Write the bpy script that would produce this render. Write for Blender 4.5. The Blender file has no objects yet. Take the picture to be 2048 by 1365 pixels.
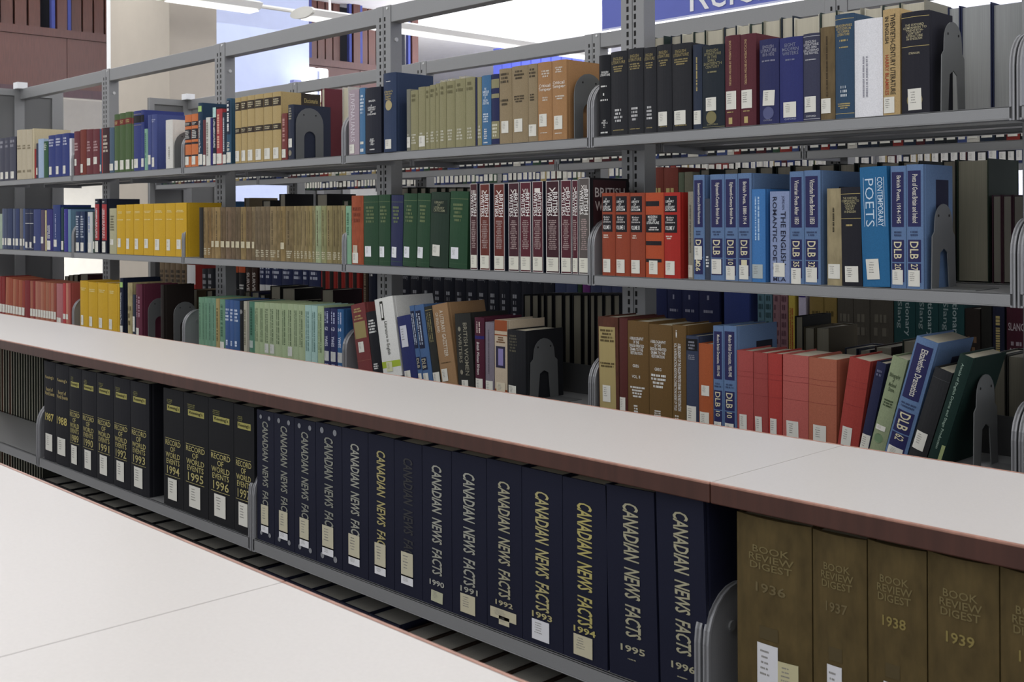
import bpy, bmesh, math, random
from mathutils import Vector
random.seed(7)
S=bpy.context.scene; COL=S.collection
# ---------------------------------------------------------------- camera
F=2250.; PX,PY=1024.,437.; RHO=math.radians(.28); BETA=math.radians(45.98); H=1.45
FW=Vector((-math.sin(BETA),math.cos(BETA),0)); RT=Vector((math.cos(BETA),math.sin(BETA),0)); UP=Vector((0,0,1))
UPC=math.cos(RHO)*UP+math.sin(RHO)*RT; RTC=math.cos(RHO)*RT-math.sin(RHO)*UP
cd=bpy.data.cameras.new('camera'); cam=bpy.data.objects.new('camera',cd); COL.objects.link(cam)
cd.sensor_width=36; cd.lens=F/2048*36; cd.shift_y=-(682.5-PY)/2048; cd.clip_start=.02; cd.dof.use_dof=True; cd.dof.focus_distance=2.6; cd.dof.aperture_fstop=16
from mathutils import Matrix
M=Matrix((RTC,UPC,-FW)).transposed().to_4x4(); M.translation=(0,0,H); cam.matrix_world=M
S.camera=cam
# ---------------------------------------------------------------- world, lights, exposure
vs=S.view_settings; vs.view_transform='Standard'; vs.look='None'; vs.gamma=1; vs.exposure=0.0
w=bpy.data.worlds.new('world'); S.world=w; w.use_nodes=True
w.node_tree.nodes['Background'].inputs[0].default_value=(.93,.95,1,1); w.node_tree.nodes['Background'].inputs[1].default_value=.98
def area(name,loc,sx,sy,e,col=(1,.97,.93)):
    l=bpy.data.lights.new(name,'AREA'); l.shape='RECTANGLE'; l.size=sx; l.size_y=sy; l.energy=e; l.color=col
    o=bpy.data.objects.new(name,l); COL.objects.link(o); o.location=loc; return o
for lx in (-10.5,-7.0,-3.6,-.2,3.0): area('ceiling_lamp_light',(lx,1.5,4.25),.5,9.0,74,(1,.99,.965))
area('far_hall_light',(-12,8,4.3),6,6,70,(.85,.9,1))
for ux,uy in((-9.2,11.),(-5.5,11.),(-1.5,11.),(-13,2.)): area('uplight',(ux,uy,3.62),.3,7,300,(1,.99,1)).rotation_euler=(math.pi,0,0)
for ux,uy in((-14,15),(-8,16),(-2,16)): area('ceiling_wash_fill',(ux,uy,3.4),4,4,330,(1,1,1)).rotation_euler=(math.pi,0,0)  # added fill without fixtures, brightens the rear ceiling
area('back_wall_fill',(-8,16,5.0),10,5,420,(.9,.93,1))  # added fill to brighten the back wall, stands for no lamp
area('under_balcony_fill',(-19,7,3.05),4,9,900,(1,.98,.95))  # added fill that whitens the space below the balcony
# ---------------------------------------------------------------- helpers
def ray(x,y): return FW+(x-PX)/F*RTC-(y-PY)/F*UPC
def atD(x,y,D):
    d=ray(x,y); return d*(D/d.y)+Vector((0,0,H))
def Xat(x,z,D):
    y=600.
    for _ in range(4):
        p=atD(x,y,D); q=p-Vector((0,0,H)); q.z=z-H; y=PY-F*q.dot(UPC)/q.dot(FW)
    return atD(x,y,D).x
def Zat(x,y,D): return atD(x,y,D).z
def lin(h):
    h=h.lstrip('#'); c=[int(h[i:i+2],16)/255 for i in (0,2,4)]
    g=.3*c[0]+.55*c[1]+.15*c[2]; c=[min(max(g+(v-g)*.86,0),1) for v in c]
    return tuple(v/12.92 if v<=.04045 else ((v+.055)/1.055)**2.4 for v in c)+(1,)
MC={}
def mat(h,kind='cloth'):
    k=(h,kind)
    if k in MC: return MC[k]
    m=bpy.data.materials.new(kind+'_'+h); m.use_nodes=True; nt=m.node_tree; b=nt.nodes['Principled BSDF']; c=lin(h)
    b.inputs['Base Color'].default_value=c
    rough=dict(cloth=.62,paper=.8,steel=.42,print=.6,laminate=.33,wood=.38,paint=.8,plastic=.4,carpet=.95,old=.75)[kind]
    b.inputs['Roughness'].default_value=rough
    if kind in('cloth','old','print'): b.inputs['Specular IOR Level'].default_value=.22
    if kind=='steel': b.inputs['Metallic'].default_value=.25
    if kind in('cloth','old','wood','laminate','carpet','paint','pages','steel'):
        n=nt.nodes.new('ShaderNodeTexNoise'); tc=nt.nodes.new('ShaderNodeTexCoord'); mp=nt.nodes.new('ShaderNodeMapping')
        nt.links.new(tc.outputs['Object'],mp.inputs[0]); nt.links.new(mp.outputs[0],n.inputs['Vector'])
        sc=dict(cloth=(420,420,420),old=(60,60,26),wood=(70,70,5),laminate=(240,240,240),carpet=(300,300,300),paint=(6,6,6),steel=(500,500,500))[kind]
        mp.inputs['Scale'].default_value=sc; n.inputs['Scale'].default_value=1; n.inputs['Detail'].default_value=3
        amt=dict(cloth=.22,old=.5,wood=.4,laminate=.05,carpet=.3,paint=.06,steel=.1)[kind]
        r=nt.nodes.new('ShaderNodeMapRange'); r.inputs[3].default_value=1-amt; r.inputs[4].default_value=1+amt
        nt.links.new(n.outputs[0],r.inputs[0])
        mx=nt.nodes.new('ShaderNodeVectorMath'); mx.operation='MULTIPLY'; mx.inputs[0].default_value=c[:3]
        nt.links.new(r.outputs[0],mx.inputs[1]); nt.links.new(mx.outputs[0],b.inputs['Base Color'])
        if kind in('cloth','old','carpet'):
            bp=nt.nodes.new('ShaderNodeBump'); bp.inputs['Strength'].default_value=.12; bp.inputs['Distance'].default_value=.0006
            nt.links.new(n.outputs[0],bp.inputs['Height']); nt.links.new(bp.outputs[0],b.inputs['Normal'])
    MC[k]=m; return m
def pages_mat(h):
    k=(h,'pages')
    if k in MC: return MC[k]
    m=bpy.data.materials.new('page_block_'+h); m.use_nodes=True; nt=m.node_tree; b=nt.nodes['Principled BSDF']; c=lin(h)
    b.inputs['Roughness'].default_value=.85
    n=nt.nodes.new('ShaderNodeTexNoise'); tc=nt.nodes.new('ShaderNodeTexCoord'); mp=nt.nodes.new('ShaderNodeMapping')
    nt.links.new(tc.outputs['Object'],mp.inputs[0]); nt.links.new(mp.outputs[0],n.inputs['Vector']); mp.inputs['Scale'].default_value=(900,6,6); n.inputs['Scale'].default_value=1
    r=nt.nodes.new('ShaderNodeMapRange'); r.inputs[3].default_value=.72; r.inputs[4].default_value=1.15; nt.links.new(n.outputs[0],r.inputs[0])
    mx=nt.nodes.new('ShaderNodeVectorMath'); mx.operation='MULTIPLY'; mx.inputs[0].default_value=c[:3]
    nt.links.new(r.outputs[0],mx.inputs[1]); nt.links.new(mx.outputs[0],b.inputs['Base Color'])
    MC[k]=m; return m
def obj(name,v,f,m,parent=None,smooth=False):
    me=bpy.data.meshes.new(name); me.from_pydata([tuple(p) for p in v],[],f); me.materials.append(m)
    if smooth: me.polygons.foreach_set('use_smooth',[True]*len(me.polygons))
    o=bpy.data.objects.new(name,me); COL.objects.link(o)
    if parent: o.parent=parent
    return o
def share(name,me,parent,loc=(0,0,0)):
    o=bpy.data.objects.new(name,me); COL.objects.link(o); o.parent=parent; o.location=loc; return o
class G:
    def __init__(s): s.v=[]; s.f=[]
    def box(s,x0,x1,y0,y1,z0,z1):
        b=len(s.v); s.v+=[(x,y,z) for z in(z0,z1) for y in(y0,y1) for x in(x0,x1)]
        s.f+=[tuple(b+i for i in q) for q in((0,2,3,1),(4,5,7,6),(0,1,5,4),(2,6,7,3),(0,4,6,2),(1,3,7,5))]; return s
    def prism(s,pts,fn0,fn1):
        b=len(s.v); n=len(pts); s.v+=[fn0(p) for p in pts]+[fn1(p) for p in pts]
        s.f+=[tuple(range(b+n-1,b-1,-1)),tuple(range(b+n,b+2*n))]+[(b+i,b+(i+1)%n,b+n+(i+1)%n,b+n+i) for i in range(n)]; return s
    def cyl(s,c,r,l,ax,n=10):
        pts=[(r*math.cos(2*math.pi*i/n),r*math.sin(2*math.pi*i/n)) for i in range(n)]
        def m(t): return (lambda p:(c[0]+t,c[1]+p[0],c[2]+p[1])) if ax=='x' else ((lambda p:(c[0]+p[0],c[1]+t,c[2]+p[1])) if ax=='y' else (lambda p:(c[0]+p[0],c[1]+p[1],c[2]+t)))
        return s.prism(pts,m(0),m(l))
    def out(s,name,m,parent=None,bev=0):
        o=obj(name,s.v,s.f,m,parent)
        if bev:
            d=o.modifiers.new('bevel','BEVEL'); d.width=bev; d.segments=2; d.limit_method='ANGLE'
        return o
def empty(name,loc,label,cat,group=None):
    o=bpy.data.objects.new(name,None); COL.objects.link(o); o.location=loc; o.empty_display_size=.05
    o['label']=label; o['category']=cat
    if group: o['group']=group
    return o
def tag(o,label,cat,group=None):
    o['label']=label; o['category']=cat
    if group: o['group']=group
    return o
def struct(o): o['kind']='structure'; return o
TC={}
def text_cut(s,shear,bold,ax):
    k=(s,shear,bold,ax)
    if k in TC: return TC[k]
    V,Fa=text_geo(s,shear,bold); bm=bmesh.new(); vs_=[bm.verts.new((a,q,0)) for a,q in V]
    for f in Fa:
        try: bm.faces.new([vs_[i] for i in f])
        except ValueError: pass
    no=(1,0,0) if ax==0 else (0,1,0)
    for i in range(1,6): bmesh.ops.bisect_plane(bm,geom=bm.verts[:]+bm.edges[:]+bm.faces[:],plane_co=[c*i/6 for c in no],plane_no=no)
    bm.verts.index_update(); TC[k]=([(v.co.x,v.co.y) for v in bm.verts],[tuple(v.index for v in f.verts) for f in bm.faces]); bm.free(); return TC[k]
def text_geo(s,shear=0.,bold=0.):
    k=(s,shear,bold)
    if k in TC: return TC[k]
    cu=bpy.data.curves.new('lettering_source','FONT'); cu.body=s; cu.resolution_u=2; cu.shear=shear; cu.offset=bold; cu.align_x='CENTER'; cu.space_line=.85
    ob=bpy.data.objects.new('lettering_source',cu); me=ob.to_mesh()
    V=[(p.co.x,p.co.y) for p in me.vertices]; Fa=[tuple(p.vertices) for p in me.polygons]
    ob.to_mesh_clear(); bpy.data.objects.remove(ob); bpy.data.curves.remove(cu)
    if not V: V=[(0,0),(1,0),(1,1)]; Fa=[(0,1,2)]
    x0=min(p[0] for p in V);x1=max(p[0] for p in V);y0=min(p[1] for p in V);y1=max(p[1] for p in V)
    V=[((p[0]-x0)/max(x1-x0,1e-6),(p[1]-y0)/max(y1-y0,1e-6)) for p in V]
    TC[k]=(V,Fa); return TC[k]
# ---------------------------------------------------------------- books
GOLD='b9a565'; WH='e6e6e2'; LAB='dedcd0'
def pseudo(u0,u1,v0,v1,n,vert,rnd,lo=.2,hi=.8):
    R=[]
    for i in range(n):
        if vert: a0=u0+(u1-u0)*(i+.25)/n; a1=u0+(u1-u0)*(i+.75)/n; p,e=v0,v1
        else: a0=v1-(v1-v0)*(i+hi)/n; a1=v1-(v1-v0)*(i+lo)/n; L=(u1-u0)*rnd.uniform(.55,1); p=(u0+u1-L)/2; e=p+L
        unit=max((a1-a0)*.55,.0009)
        while p<e:
            q=min(e,p+unit*rnd.uniform(.5,1.5))
            R.append((a0,a1,p,q) if vert else (p,q,a0,a1)); p=q+unit*(.3 if rnd.random()<.8 else 1.1)
    return R
BOOKS=[]
def make_book(*a,vis=1.,**k):
    w,h=a[1],a[2]; loc=a[6]; q=Vector(loc)-Vector((0,0,H)); z=max(q.dot(FW),.3)
    nrm=abs(q.normalized().y); BOOKS.append((w*h*(F/z)**2*nrm*vis,a,k))
def _build(name,w,h,dep,col,decals,rootloc,label,cat='book',lean=0,bulge=None,kind='cloth',pages='cfc6ac',flip=False,cover_items=None,group=None,sink=None):
    rnd=random.Random(int(w*1e6)+int(h*1e6))
    rot=Matrix.Rotation(lean,4,'Y') if lean else (Matrix.Rotation(math.pi,4,'Z') if flip else Matrix())
    if sink is None:
        r=empty(name,rootloc,label,cat,group); r.rotation_euler=rot.to_euler()
        emit=lambda nm,V,Fa,m: obj(nm,V,Fa,m,r)
    else:
        MT=Matrix.Translation(rootloc)@rot
        emit=lambda nm,V,Fa,m: sink(MT,V,Fa,m)
    t=min(.0028,w*.16); b=min(.006,w*.12) if bulge is None else bulge
    def yo(u): s=2*u/w-1; return -b*(1-s*s)
    n=6
    P=[(0,dep),(0,.013),(.0011,.009),(0,.005)]+[(w*i/n,yo(w*i/n)) for i in range(n+1)]+[(w,.005),(w-.0011,.009),(w,.013),(w,dep),(w-t,dep),(w-t,.004),(t,.004),(t,dep)]
    g=G().prism(P,lambda p:(p[0],p[1],0),lambda p:(p[0],p[1],h)); emit('cover',g.v,g.f,mat(col,kind))
    g=G().box(t,w-t,.004,dep-.005,.003,h-.004); emit('pages',g.v,g.f,pages_mat(pages))
    lay={}
    def quad(key,u0,u1,v0,v1,e,skew=0):
        V,Fa=lay.setdefault(key,([],[])); k=1 if b<.0008 else 5; base=len(V)
        for i in range(k+1):
            u=u0+(u1-u0)*i/k
            for v in(v0,v1): V.append((u+skew*(v-v0),yo(min(max(u,0),w))-e,v+skew*-.6*(u-u0)))
        for i in range(k): a=base+2*i; Fa.append((a,a+2,a+3,a+1))
    for nd,d in enumerate(decals or []):
        if d[0]=='R': quad(('title_panel',d[5],nd),d[1]*w,d[2]*w,d[3]*h,d[4]*h,.0003+.00005*nd)
        elif d[0]=='S':
            sk=d[5] if len(d)>5 else 0; c=d[6] if len(d)>6 else LAB
            u0,u1,v0,v1=d[1]*w,d[2]*w,d[3]*h,d[4]*h
            quad(('call_number_label',c,nd),u0,u1,v0,v1,.0013,sk)
            if u1-u0>.009:
                for q in pseudo(u0+.14*(u1-u0),u0+.6*(u1-u0),v0+.3*(v1-v0),v1-.1*(v1-v0),5,False,rnd,.32,.66): quad(('label_print','8f8c86',nd),*q,.0015)
        elif d[0]=='P':
            for q in pseudo(d[1]*w,d[2]*w,d[3]*h,d[4]*h,d[6],d[7]=='v',rnd): quad(('lettering',d[5],nd),*q,.0009)
        elif d[0]=='T':
            _,s,u0,u1,v0,v1,c,ori=d[:8]; sh=d[8] if len(d)>8 else 0; bo=d[9] if len(d)>9 else 0
            V0,F0=text_geo(s,sh,bo) if b<.0008 else text_cut(s,sh,bo,0 if ori=='h' else 1); V,Fa=lay.setdefault(('lettering',c,nd),([],[])); base=len(V)
            for a,q in V0:
                if ori=='h': u=u0+(u1-u0)*a; v=v0+(v1-v0)*q
                else: u=u0+(u1-u0)*q; v=v1-(v1-v0)*a
                u*=w; V.append((u,yo(min(max(u,0),w))-.0009,v*h))
            Fa+= [tuple(base+i for i in f) for f in F0]
        elif d[0]=='C':   # round emblem
            uc,vc,rr=d[1]*w,d[2]*h,d[3]*w; V,Fa=lay.setdefault(('emblem',d[4],nd),([],[])); base=len(V); m=18
            for i in range(m): a=2*math.pi*i/m; u=uc+rr*math.cos(a); V.append((u,yo(u)-.0009,vc+rr*math.sin(a)))
            Fa.append(tuple(base+i for i in range(m)))
    for (nm,c,_),(V,Fa) in lay.items():
        o=emit(nm,V,Fa,mat(c,'paper' if nm=='call_number_label' else 'print'))
        if o and nm in('label_print','lettering') and len(Fa)>1: o['kind']='stuff'
    for it in cover_items or []:   # flat print on the right-hand cover: (y0,y1,v0,v1,col) or text
        if it[0]=='R': y0,y1,v0,v1=it[1]*dep,it[2]*dep,it[3]*h,it[4]*h; emit('cover_panel',[(w+.0005,y0,v0),(w+.0005,y1,v0),(w+.0005,y1,v1),(w+.0005,y0,v1)],[(0,1,2,3)],mat(it[5],'print'))
        else:
            V0,F0=text_geo(it[1],0,.01); y0,y1,v0,v1=it[2]*dep,it[3]*dep,it[4]*h,it[5]*h
            emit('cover_lettering',[(w+.001,y0+(y1-y0)*a,v0+(v1-v0)*q) for a,q in V0],F0,mat(it[6],'print'))
    return None
def finish_books(limit=300):
    bk=sorted([b for b in BOOKS if b[1][0]=='book'],key=lambda b:-b[0]); keep=set(id(b) for b in bk[:limit])
    VV,FF,MI,ML=[],[],[],[]
    def sink(MT,V,Fa,m):
        if m not in ML: ML.append(m)
        k=ML.index(m); b=len(VV); VV.extend(tuple(MT@Vector(p)) for p in V); FF.extend(tuple(b+i for i in f) for f in Fa); MI.extend([k]*len(Fa))
    for b in BOOKS:
        if b[1][0]!='book' or id(b) in keep: _build(*b[1],**b[2])
        else: _build(*b[1],**b[2],sink=sink)
    me=bpy.data.meshes.new('background_books'); me.from_pydata(VV,[],FF)
    for m in ML: me.materials.append(m)
    me.polygons.foreach_set('material_index',MI)
    o=bpy.data.objects.new('background_books',me); COL.objects.link(o); o['kind']='stuff'
    tag(o,'remaining slim, distant and half-hidden books filling the shelves','books')
ORD='first second third fourth fifth sixth seventh eighth ninth tenth eleventh twelfth thirteenth fourteenth fifteenth sixteenth seventeenth eighteenth nineteenth twentieth'.split()
TENS={2:'twent',3:'thirt',4:'fort',5:'fift',6:'sixt',7:'sevent',8:'eight',9:'ninet'}
def ordw(i):
    if i<20: return ORD[i]
    n=i+1
    return TENS[n//10]+('ieth' if n%10==0 else 'y-'+ORD[n%10-1])
BAYX=[-6.88,-5.705,-4.539,-3.341,-2.145,-.956,.235]
BAYN=['far-left bay','second bay','third bay','fourth bay','right-hand bay','cut-off bay']
def bay_of(X,shift=0):
    for i in range(5,-1,-1):
        if X>=BAYX[i]-.03: return i
    return 0
def row(entries,D,zs,place,dep=.165,rear=False,bays=True,vis=1.):
    """entries: (x0,x1,ytop,colour,desc,decals,opts) in photo pixels on the plane y=D"""
    recs=[]
    for e in entries:
        x0,x1,yt,col,desc=e[:5]; dec=e[5] if len(e)>5 else None; op=dict(e[6]) if len(e)>6 else {}
        sb=op.pop('sb',0); DD=D+sb; X0=Xat(x0,zs,DD); X1=Xat(x1,zs,DD); ln=math.radians(op.pop('lean',0))
        w=max((X1-X0)*math.cos(ln)-.0006,.005); h=(Zat((x0+x1)/2+op.pop('tx',0),yt,DD)-zs)/math.cos(ln); h=max(h,.08)
        zb=zs+(w*math.sin(ln) if ln>0 else 0); d=op.pop('dep',dep)
        b=bay_of((X0+X1)/2)
        recs.append([desc,b,X0,X1,w,h,d,col,dec,DD,zb,ln,op])
    cnt={}
    for r in recs: cnt.setdefault((r[0],r[1] if bays else 0),[]).append(r)
    for r in recs:
        key=(r[0],r[1] if bays else 0); L=sorted(cnt[key],key=lambda q:q[2]); n=len(L); i=L.index(r)
        where=(BAYN[r[1]]+' ' if bays else '')+place
        if n>1:
            lab=f"{r[0]}, {ordw(i)} of {n} from left, {where}"; grp=f"{r[0]} run, {where}"
            if len(lab.split())>16: lab=f"{r[0]}, {ordw(i)} from left, {where}"
        else: lab=f"{r[0]}, {where}"; grp=None
        desc,b,X0,X1,w,h,d,col,dec,DD,zb,ln,op=r
        if rear: make_book('book',w,h,d,col,None,(X1,DD+d,zb),lab,flip=True,group=grp,pages=op.get('pages','b8b09c'),vis=vis)
        else:
            nm=op.pop('name','book'); ct=op.pop('cat','book')
            make_book(nm,w,h,d,col,dec,(X0,DD,zb),lab,cat=ct,lean=ln,group=grp,vis=vis,**op)
def s(v0=.06,v1=.22,u0=.14,u1=.86,sk=0,c=LAB): return ('S',u0,u1,v0,v1,sk,c)
def p(v0,v1,c=GOLD,n=3,o='h',u0=.15,u1=.85): return ('P',u0,u1,v0,v1,c,n,o)
def T(t,v0,v1,c=WH,o='v',u0=.25,u1=.75,sh=0,bo=.01): return ('T',t,u0,u1,v0,v1,c,o,sh,bo)
def R(v0,v1,c,u0=0,u1=1): return ('R',u0,u1,v0,v1,c)
def seq(bounds,y0,y1,col,desc,dec,op=None):
    n=len(bounds)-1; out=[]
    for i in range(n):
        c=col[i%len(col)] if isinstance(col,list) else col
        out.append((bounds[i],bounds[i+1],y0+(y1-y0)*i/max(n-1,1),c,desc,dec(i) if callable(dec) else dec,dict(op or {})))
    return out
ZA,ZB,ZC,ZD=H+.23,H-.162,H-.553,H-.945
DF=2.392
# ---------------------------------------------------------------- the hall
struct(G().box(-24,8,-5,22,-.1,0).out('floor',mat('6f6a66','carpet')))
struct(G().box(-24,8,-5,22,5.2,5.3).out('ceiling',mat('f8f8fa','paint')))
struct(G().box(-24,8,20,20.15,0,5.2).out('wall_back',mat('d4d8f4','paint')))
struct(G().box(-24.1,-24,-5,22,0,5.2).out('wall_left',mat('eceadf','paint')))
# column in front of the balcony
cx0,cx1=atD(222,300,5.).x,atD(340,300,5.).x
cy1=5.+.49
struct(G().box(cx0,cx1,5.,cy1,0,5.2).out('wall_column',mat('aea597','paint'),None,.004))
struct(G().box(cx0-.20,cx0-.02,5.05,cy1,0,5.2).out('trim_1',mat('e4e6e6','paint')))
# balcony front of wood panels, facing the reading room
XB=-16.
def atX(x,y,X):
    d=ray(x,y); return d*(X/d.x)+Vector((0,0,H))
zs0=atX(102,57,XB).z; zbt=atX(150,180,XB).z
WOOD='5e3328'
bal=empty('balcony_front',(XB,8,zbt),'red-brown wooden balcony front with upright slats under the ceiling','balcony')
bal.location=(0,0,0)
ya,yb=2.,13.2
bounds=[ya]+[atX(x,100,XB).y for x in (-150,-10,134,300,470,618,720,836)]
pw=[b for b in bounds]
for i in range(len(pw)-1):
    a,b=pw[i],pw[i+1]
    G().box(XB-.1,XB,a+.004,b-.004,zbt,zs0-.12).out('panel',mat(WOOD,'wood'),bal)
    G().box(XB-.1,XB+.03,a,b,zs0-.116,zs0).out('sill',mat('5c332a','wood'),bal)
    G().box(XB-.1,XB+.01,b-.14,b,zs0,5.2).out('post',mat('5c332a','wood'),bal)
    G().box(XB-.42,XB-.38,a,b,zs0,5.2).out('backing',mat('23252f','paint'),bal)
    G().box(XB-.09,XB-.02,a+.02,a+.07,zs0,5.2).out('window_stile',mat('4450a0','paint'),bal)
    G().box(XB-.09,XB-.02,b-.21,b-.16,zs0,5.2).out('window_stile',mat('4450a0','paint'),bal)
    nsl=max(3,int((b-a-.4)/.155))
    for k in range(nsl):
        y=a+.14+(b-a-.42)*k/nsl; G().box(XB-.22,XB-.17,y,y+(b-a-.42)/nsl*.84,zs0+.02,5.2).out('slat',mat('63382c','wood'),bal)
G().box(XB-1.5,XB-.1,ya,yb,zbt+.02,zbt+.12).out('soffit',mat('e8e8e4','paint'),bal)
G().box(XB-.02,XB+.05,ya,yb,zbt-.12,zbt).out('lower_trim',mat('4b2b33','wood'),bal)
# pale wall piece between column and balcony
XW=-14.6
struct(G().box(XW-.15,XW,atX(425,100,XW).y,atX(618,100,XW).y,0,5.2).out('wall_inner',mat('bcc8ea','paint')))
# blue curtain wall far behind
q0,q1=atD(985,110,15.),atD(1165,110,15.)
bl=empty('blue_screen',(q0.x,15,0),'blue slatted glass screen on the far wall behind the tan books','screen')
nb=9
for k in range(nb):
    a=(q1.x-q0.x)*k/nb; G().box(a+.02,a+(q1.x-q0.x)/nb-.02,0,.06,0,atD(985,98,15.).z-.02*k).out('slat',mat('4350b8','paint'),bl)
# hanging linear light fixtures
def emis(name,c,st):
    m=bpy.data.materials.new(name); m.use_nodes=True; b=m.node_tree.nodes['Principled BSDF']; b.inputs['Emission Color'].default_value=c; b.inputs['Emission Strength'].default_value=st; b.inputs['Base Color'].default_value=(.9,.9,.9,1); return m
EM=emis('diffuser_glow',(1,1,1,1),1.1)
def fixture(x,y,z,L,label):
    r=empty('linear_light',(x,y,z),label,'lamp')
    pts=[(-.13,.02),(-.09,-.03),(0,-.05),(.09,-.03),(.13,.02),(.05,.05),(-.05,.05)]
    G().prism(pts,lambda p:(p[0],0,p[1]),lambda p:(p[0],L,p[1])).out('housing',mat('eeeeea','paint'),r)
    G().box(-.08,.08,.02,L-.02,-.056,-.045).out('diffuser',EM,r)
    pe=[(.2*math.cos(a*math.pi/8),.055*math.sin(a*math.pi/8)) for a in range(16)]
    G().prism(pe,lambda p:(p[0],-.03,p[1]),lambda p:(p[0],0,p[1])).out('end_cap',mat('f0f0e8','paint'),r)
    for k in (.3,L*.5,L-.3): G().cyl((0,k,.04),.012,5.2-z-.04,'z',8).out('stem',mat('f0f0f0','paint'),r)
def atZ(x,y,z):
    d=ray(x,y); return d*((z-H)/d.z)+Vector((0,0,H))
fp=atZ(608,26,3.45); fixture(fp.x,fp.y,3.45,9.,'long white hanging light with rounded end cap above the shelves')
fp=atZ(375,-6,3.45); fixture(fp.x,fp.y-.2,3.45,.9,'short white hanging light above the beige column')
# conduit between fixtures
a=atZ(450,2,3.5); b=atZ(590,22,3.5)
G().cyl((a.x,a.y,3.5),.02,(b-a).length,'y',8).out('cable_duct',mat('efefe8','paint'))
tag(bpy.data.objects['cable_duct'],'thin white ceiling duct leading to the hanging light','duct')
# wall lamp
wl=atX(628,150,-14.3)
wr=empty('wall_lamp',wl,'glowing white wall lamp beside the wooden balcony','lamp')
EW=emis('wall_lamp_glow',(1,1,1,1),2.5)
for k in(0,1): G().box(-.05,.1,-.2+k*.21,-.01+k*.21,-.4,.1).out('shade',EW,wr,.03)
G().box(-.02,.12,-.01,.02,-.4,.05).out('divider',mat('8f96b8','steel'),wr)
G().box(-.1,0,-.36,-.22,-.4,-.1).out('wall_box',mat('8a90c8','paint'),wr)
# ---------------------------------------------------------------- steel shelving ranges
STEEL='8a8b8c'; STD='6a6b6b'
def rounded(y0,y1,z0,z1,r,n=6):
    pts=[(y1,z0),(y1,z1)]
    for i in range(n+1):
        a=math.pi/2+math.pi/2*i/n; pts.append((y0+r+r*math.cos(a),z1-r+r*math.sin(a)))
    pts.append((y0,z0)); return pts
def bracket_mesh(hh,dep,name='end_bracket'):
    g=G(); P=rounded(0,dep,-.03,hh,min(.075,hh*.5)); g.prism(P,lambda p:(0,p[0],p[1]),lambda p:(.004,p[0],p[1]))
    # rolled front edge
    fr=[q for q in P[2:]]; k=len(fr)
    for i in range(k-1):
        (y0,z0),(y1,z1)=fr[i],fr[i+1]; b=len(g.v)
        g.v+=[(-.003,y0,z0),(.0075,y0,z0),(.0075,y1,z1),(-.003,y1,z1),(-.003,y0+.005,z0),(.0075,y0+.005,z0),(.0075,y1+.005,z1),(-.003,y1+.005,z1)]
        g.f+=[tuple(b+j for j in q) for q in((0,1,2,3),(7,6,5,4),(0,4,5,1),(1,5,6,2),(3,2,6,7),(0,3,7,4))]
    me=bpy.data.meshes.new(name); me.from_pydata(g.v,[],g.f); me.materials.append(mat('929396','steel')); return me
BR=bracket_mesh(.158,.23)
BTN=None
def shelf(parent,x0,x1,y0,y1,z,front=-1,brk=True,bm=None):
    g=G().box(x0,x1,y0,y1,z-.004,z)
    if front<0: fy0,fy1,ry=y0,y0+.006,y0+.02
    else: fy0,fy1,ry=y1-.006,y1,y1-.02
    lp=.027 if front<0 else .018; g.box(x0,x1,min(fy0,fy1),max(fy0,fy1),z-lp,z); g.box(x0,x1,min(fy0,ry),max(fy1,ry),z-lp-.002,z-lp+.001)
    back=(y1-.004,y1) if front<0 else (y0,y0+.004)
    g.box(x0,x1,back[0],back[1],z-.012,z); g.box(x0,x1,(y0+y1)/2-.03,(y0+y1)/2+.03,z-.012,z-.003)
    o=g.out('shelf',mat(STEEL,'steel'),parent,.0015)
    if brk:
        for X in (x0-.0005,x1-.0035):
            c=share('end_bracket',bm or BR,o,(X,y0 if front<0 else y0,z)); 
            if front<0:
                dm=G().cyl((.004,.062,.108),.008,.003,'x',10); dm2=dm.out('dimple',mat('8c8d8e','steel'),c)
                c.name='end_bracket'
    return o
def upright(parent,x,y0,y1,top,wd=.09):
    o=G().box(x,x+wd*.49,y0,y1,0,top).box(x+wd*.51,x+wd,y0,y1,0,top).out('upright',mat(STEEL,'steel'),parent,.002)
    g=G()
    for u in(.30,.62):
        z=.12
        while z<top-.05: g.box(x+wd*u-.004,x+wd*u+.004,y0-.0006,y0+.001,z,z+.016); z+=.0254
    sl=g.out('slots',mat('121212','paint'),o); sl['kind']='stuff'
    G().cyl((x+wd,(y0+y1)/2,top-.13),.008,.004,'x',10).out('bolt',mat('c9c9c9','steel'),o)
    G().cyl((x+wd*.8,y0-.003,top-.012),.005,.003,'y',8).out('bolt',mat('e0e0e0','steel'),o)
    return o
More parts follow.
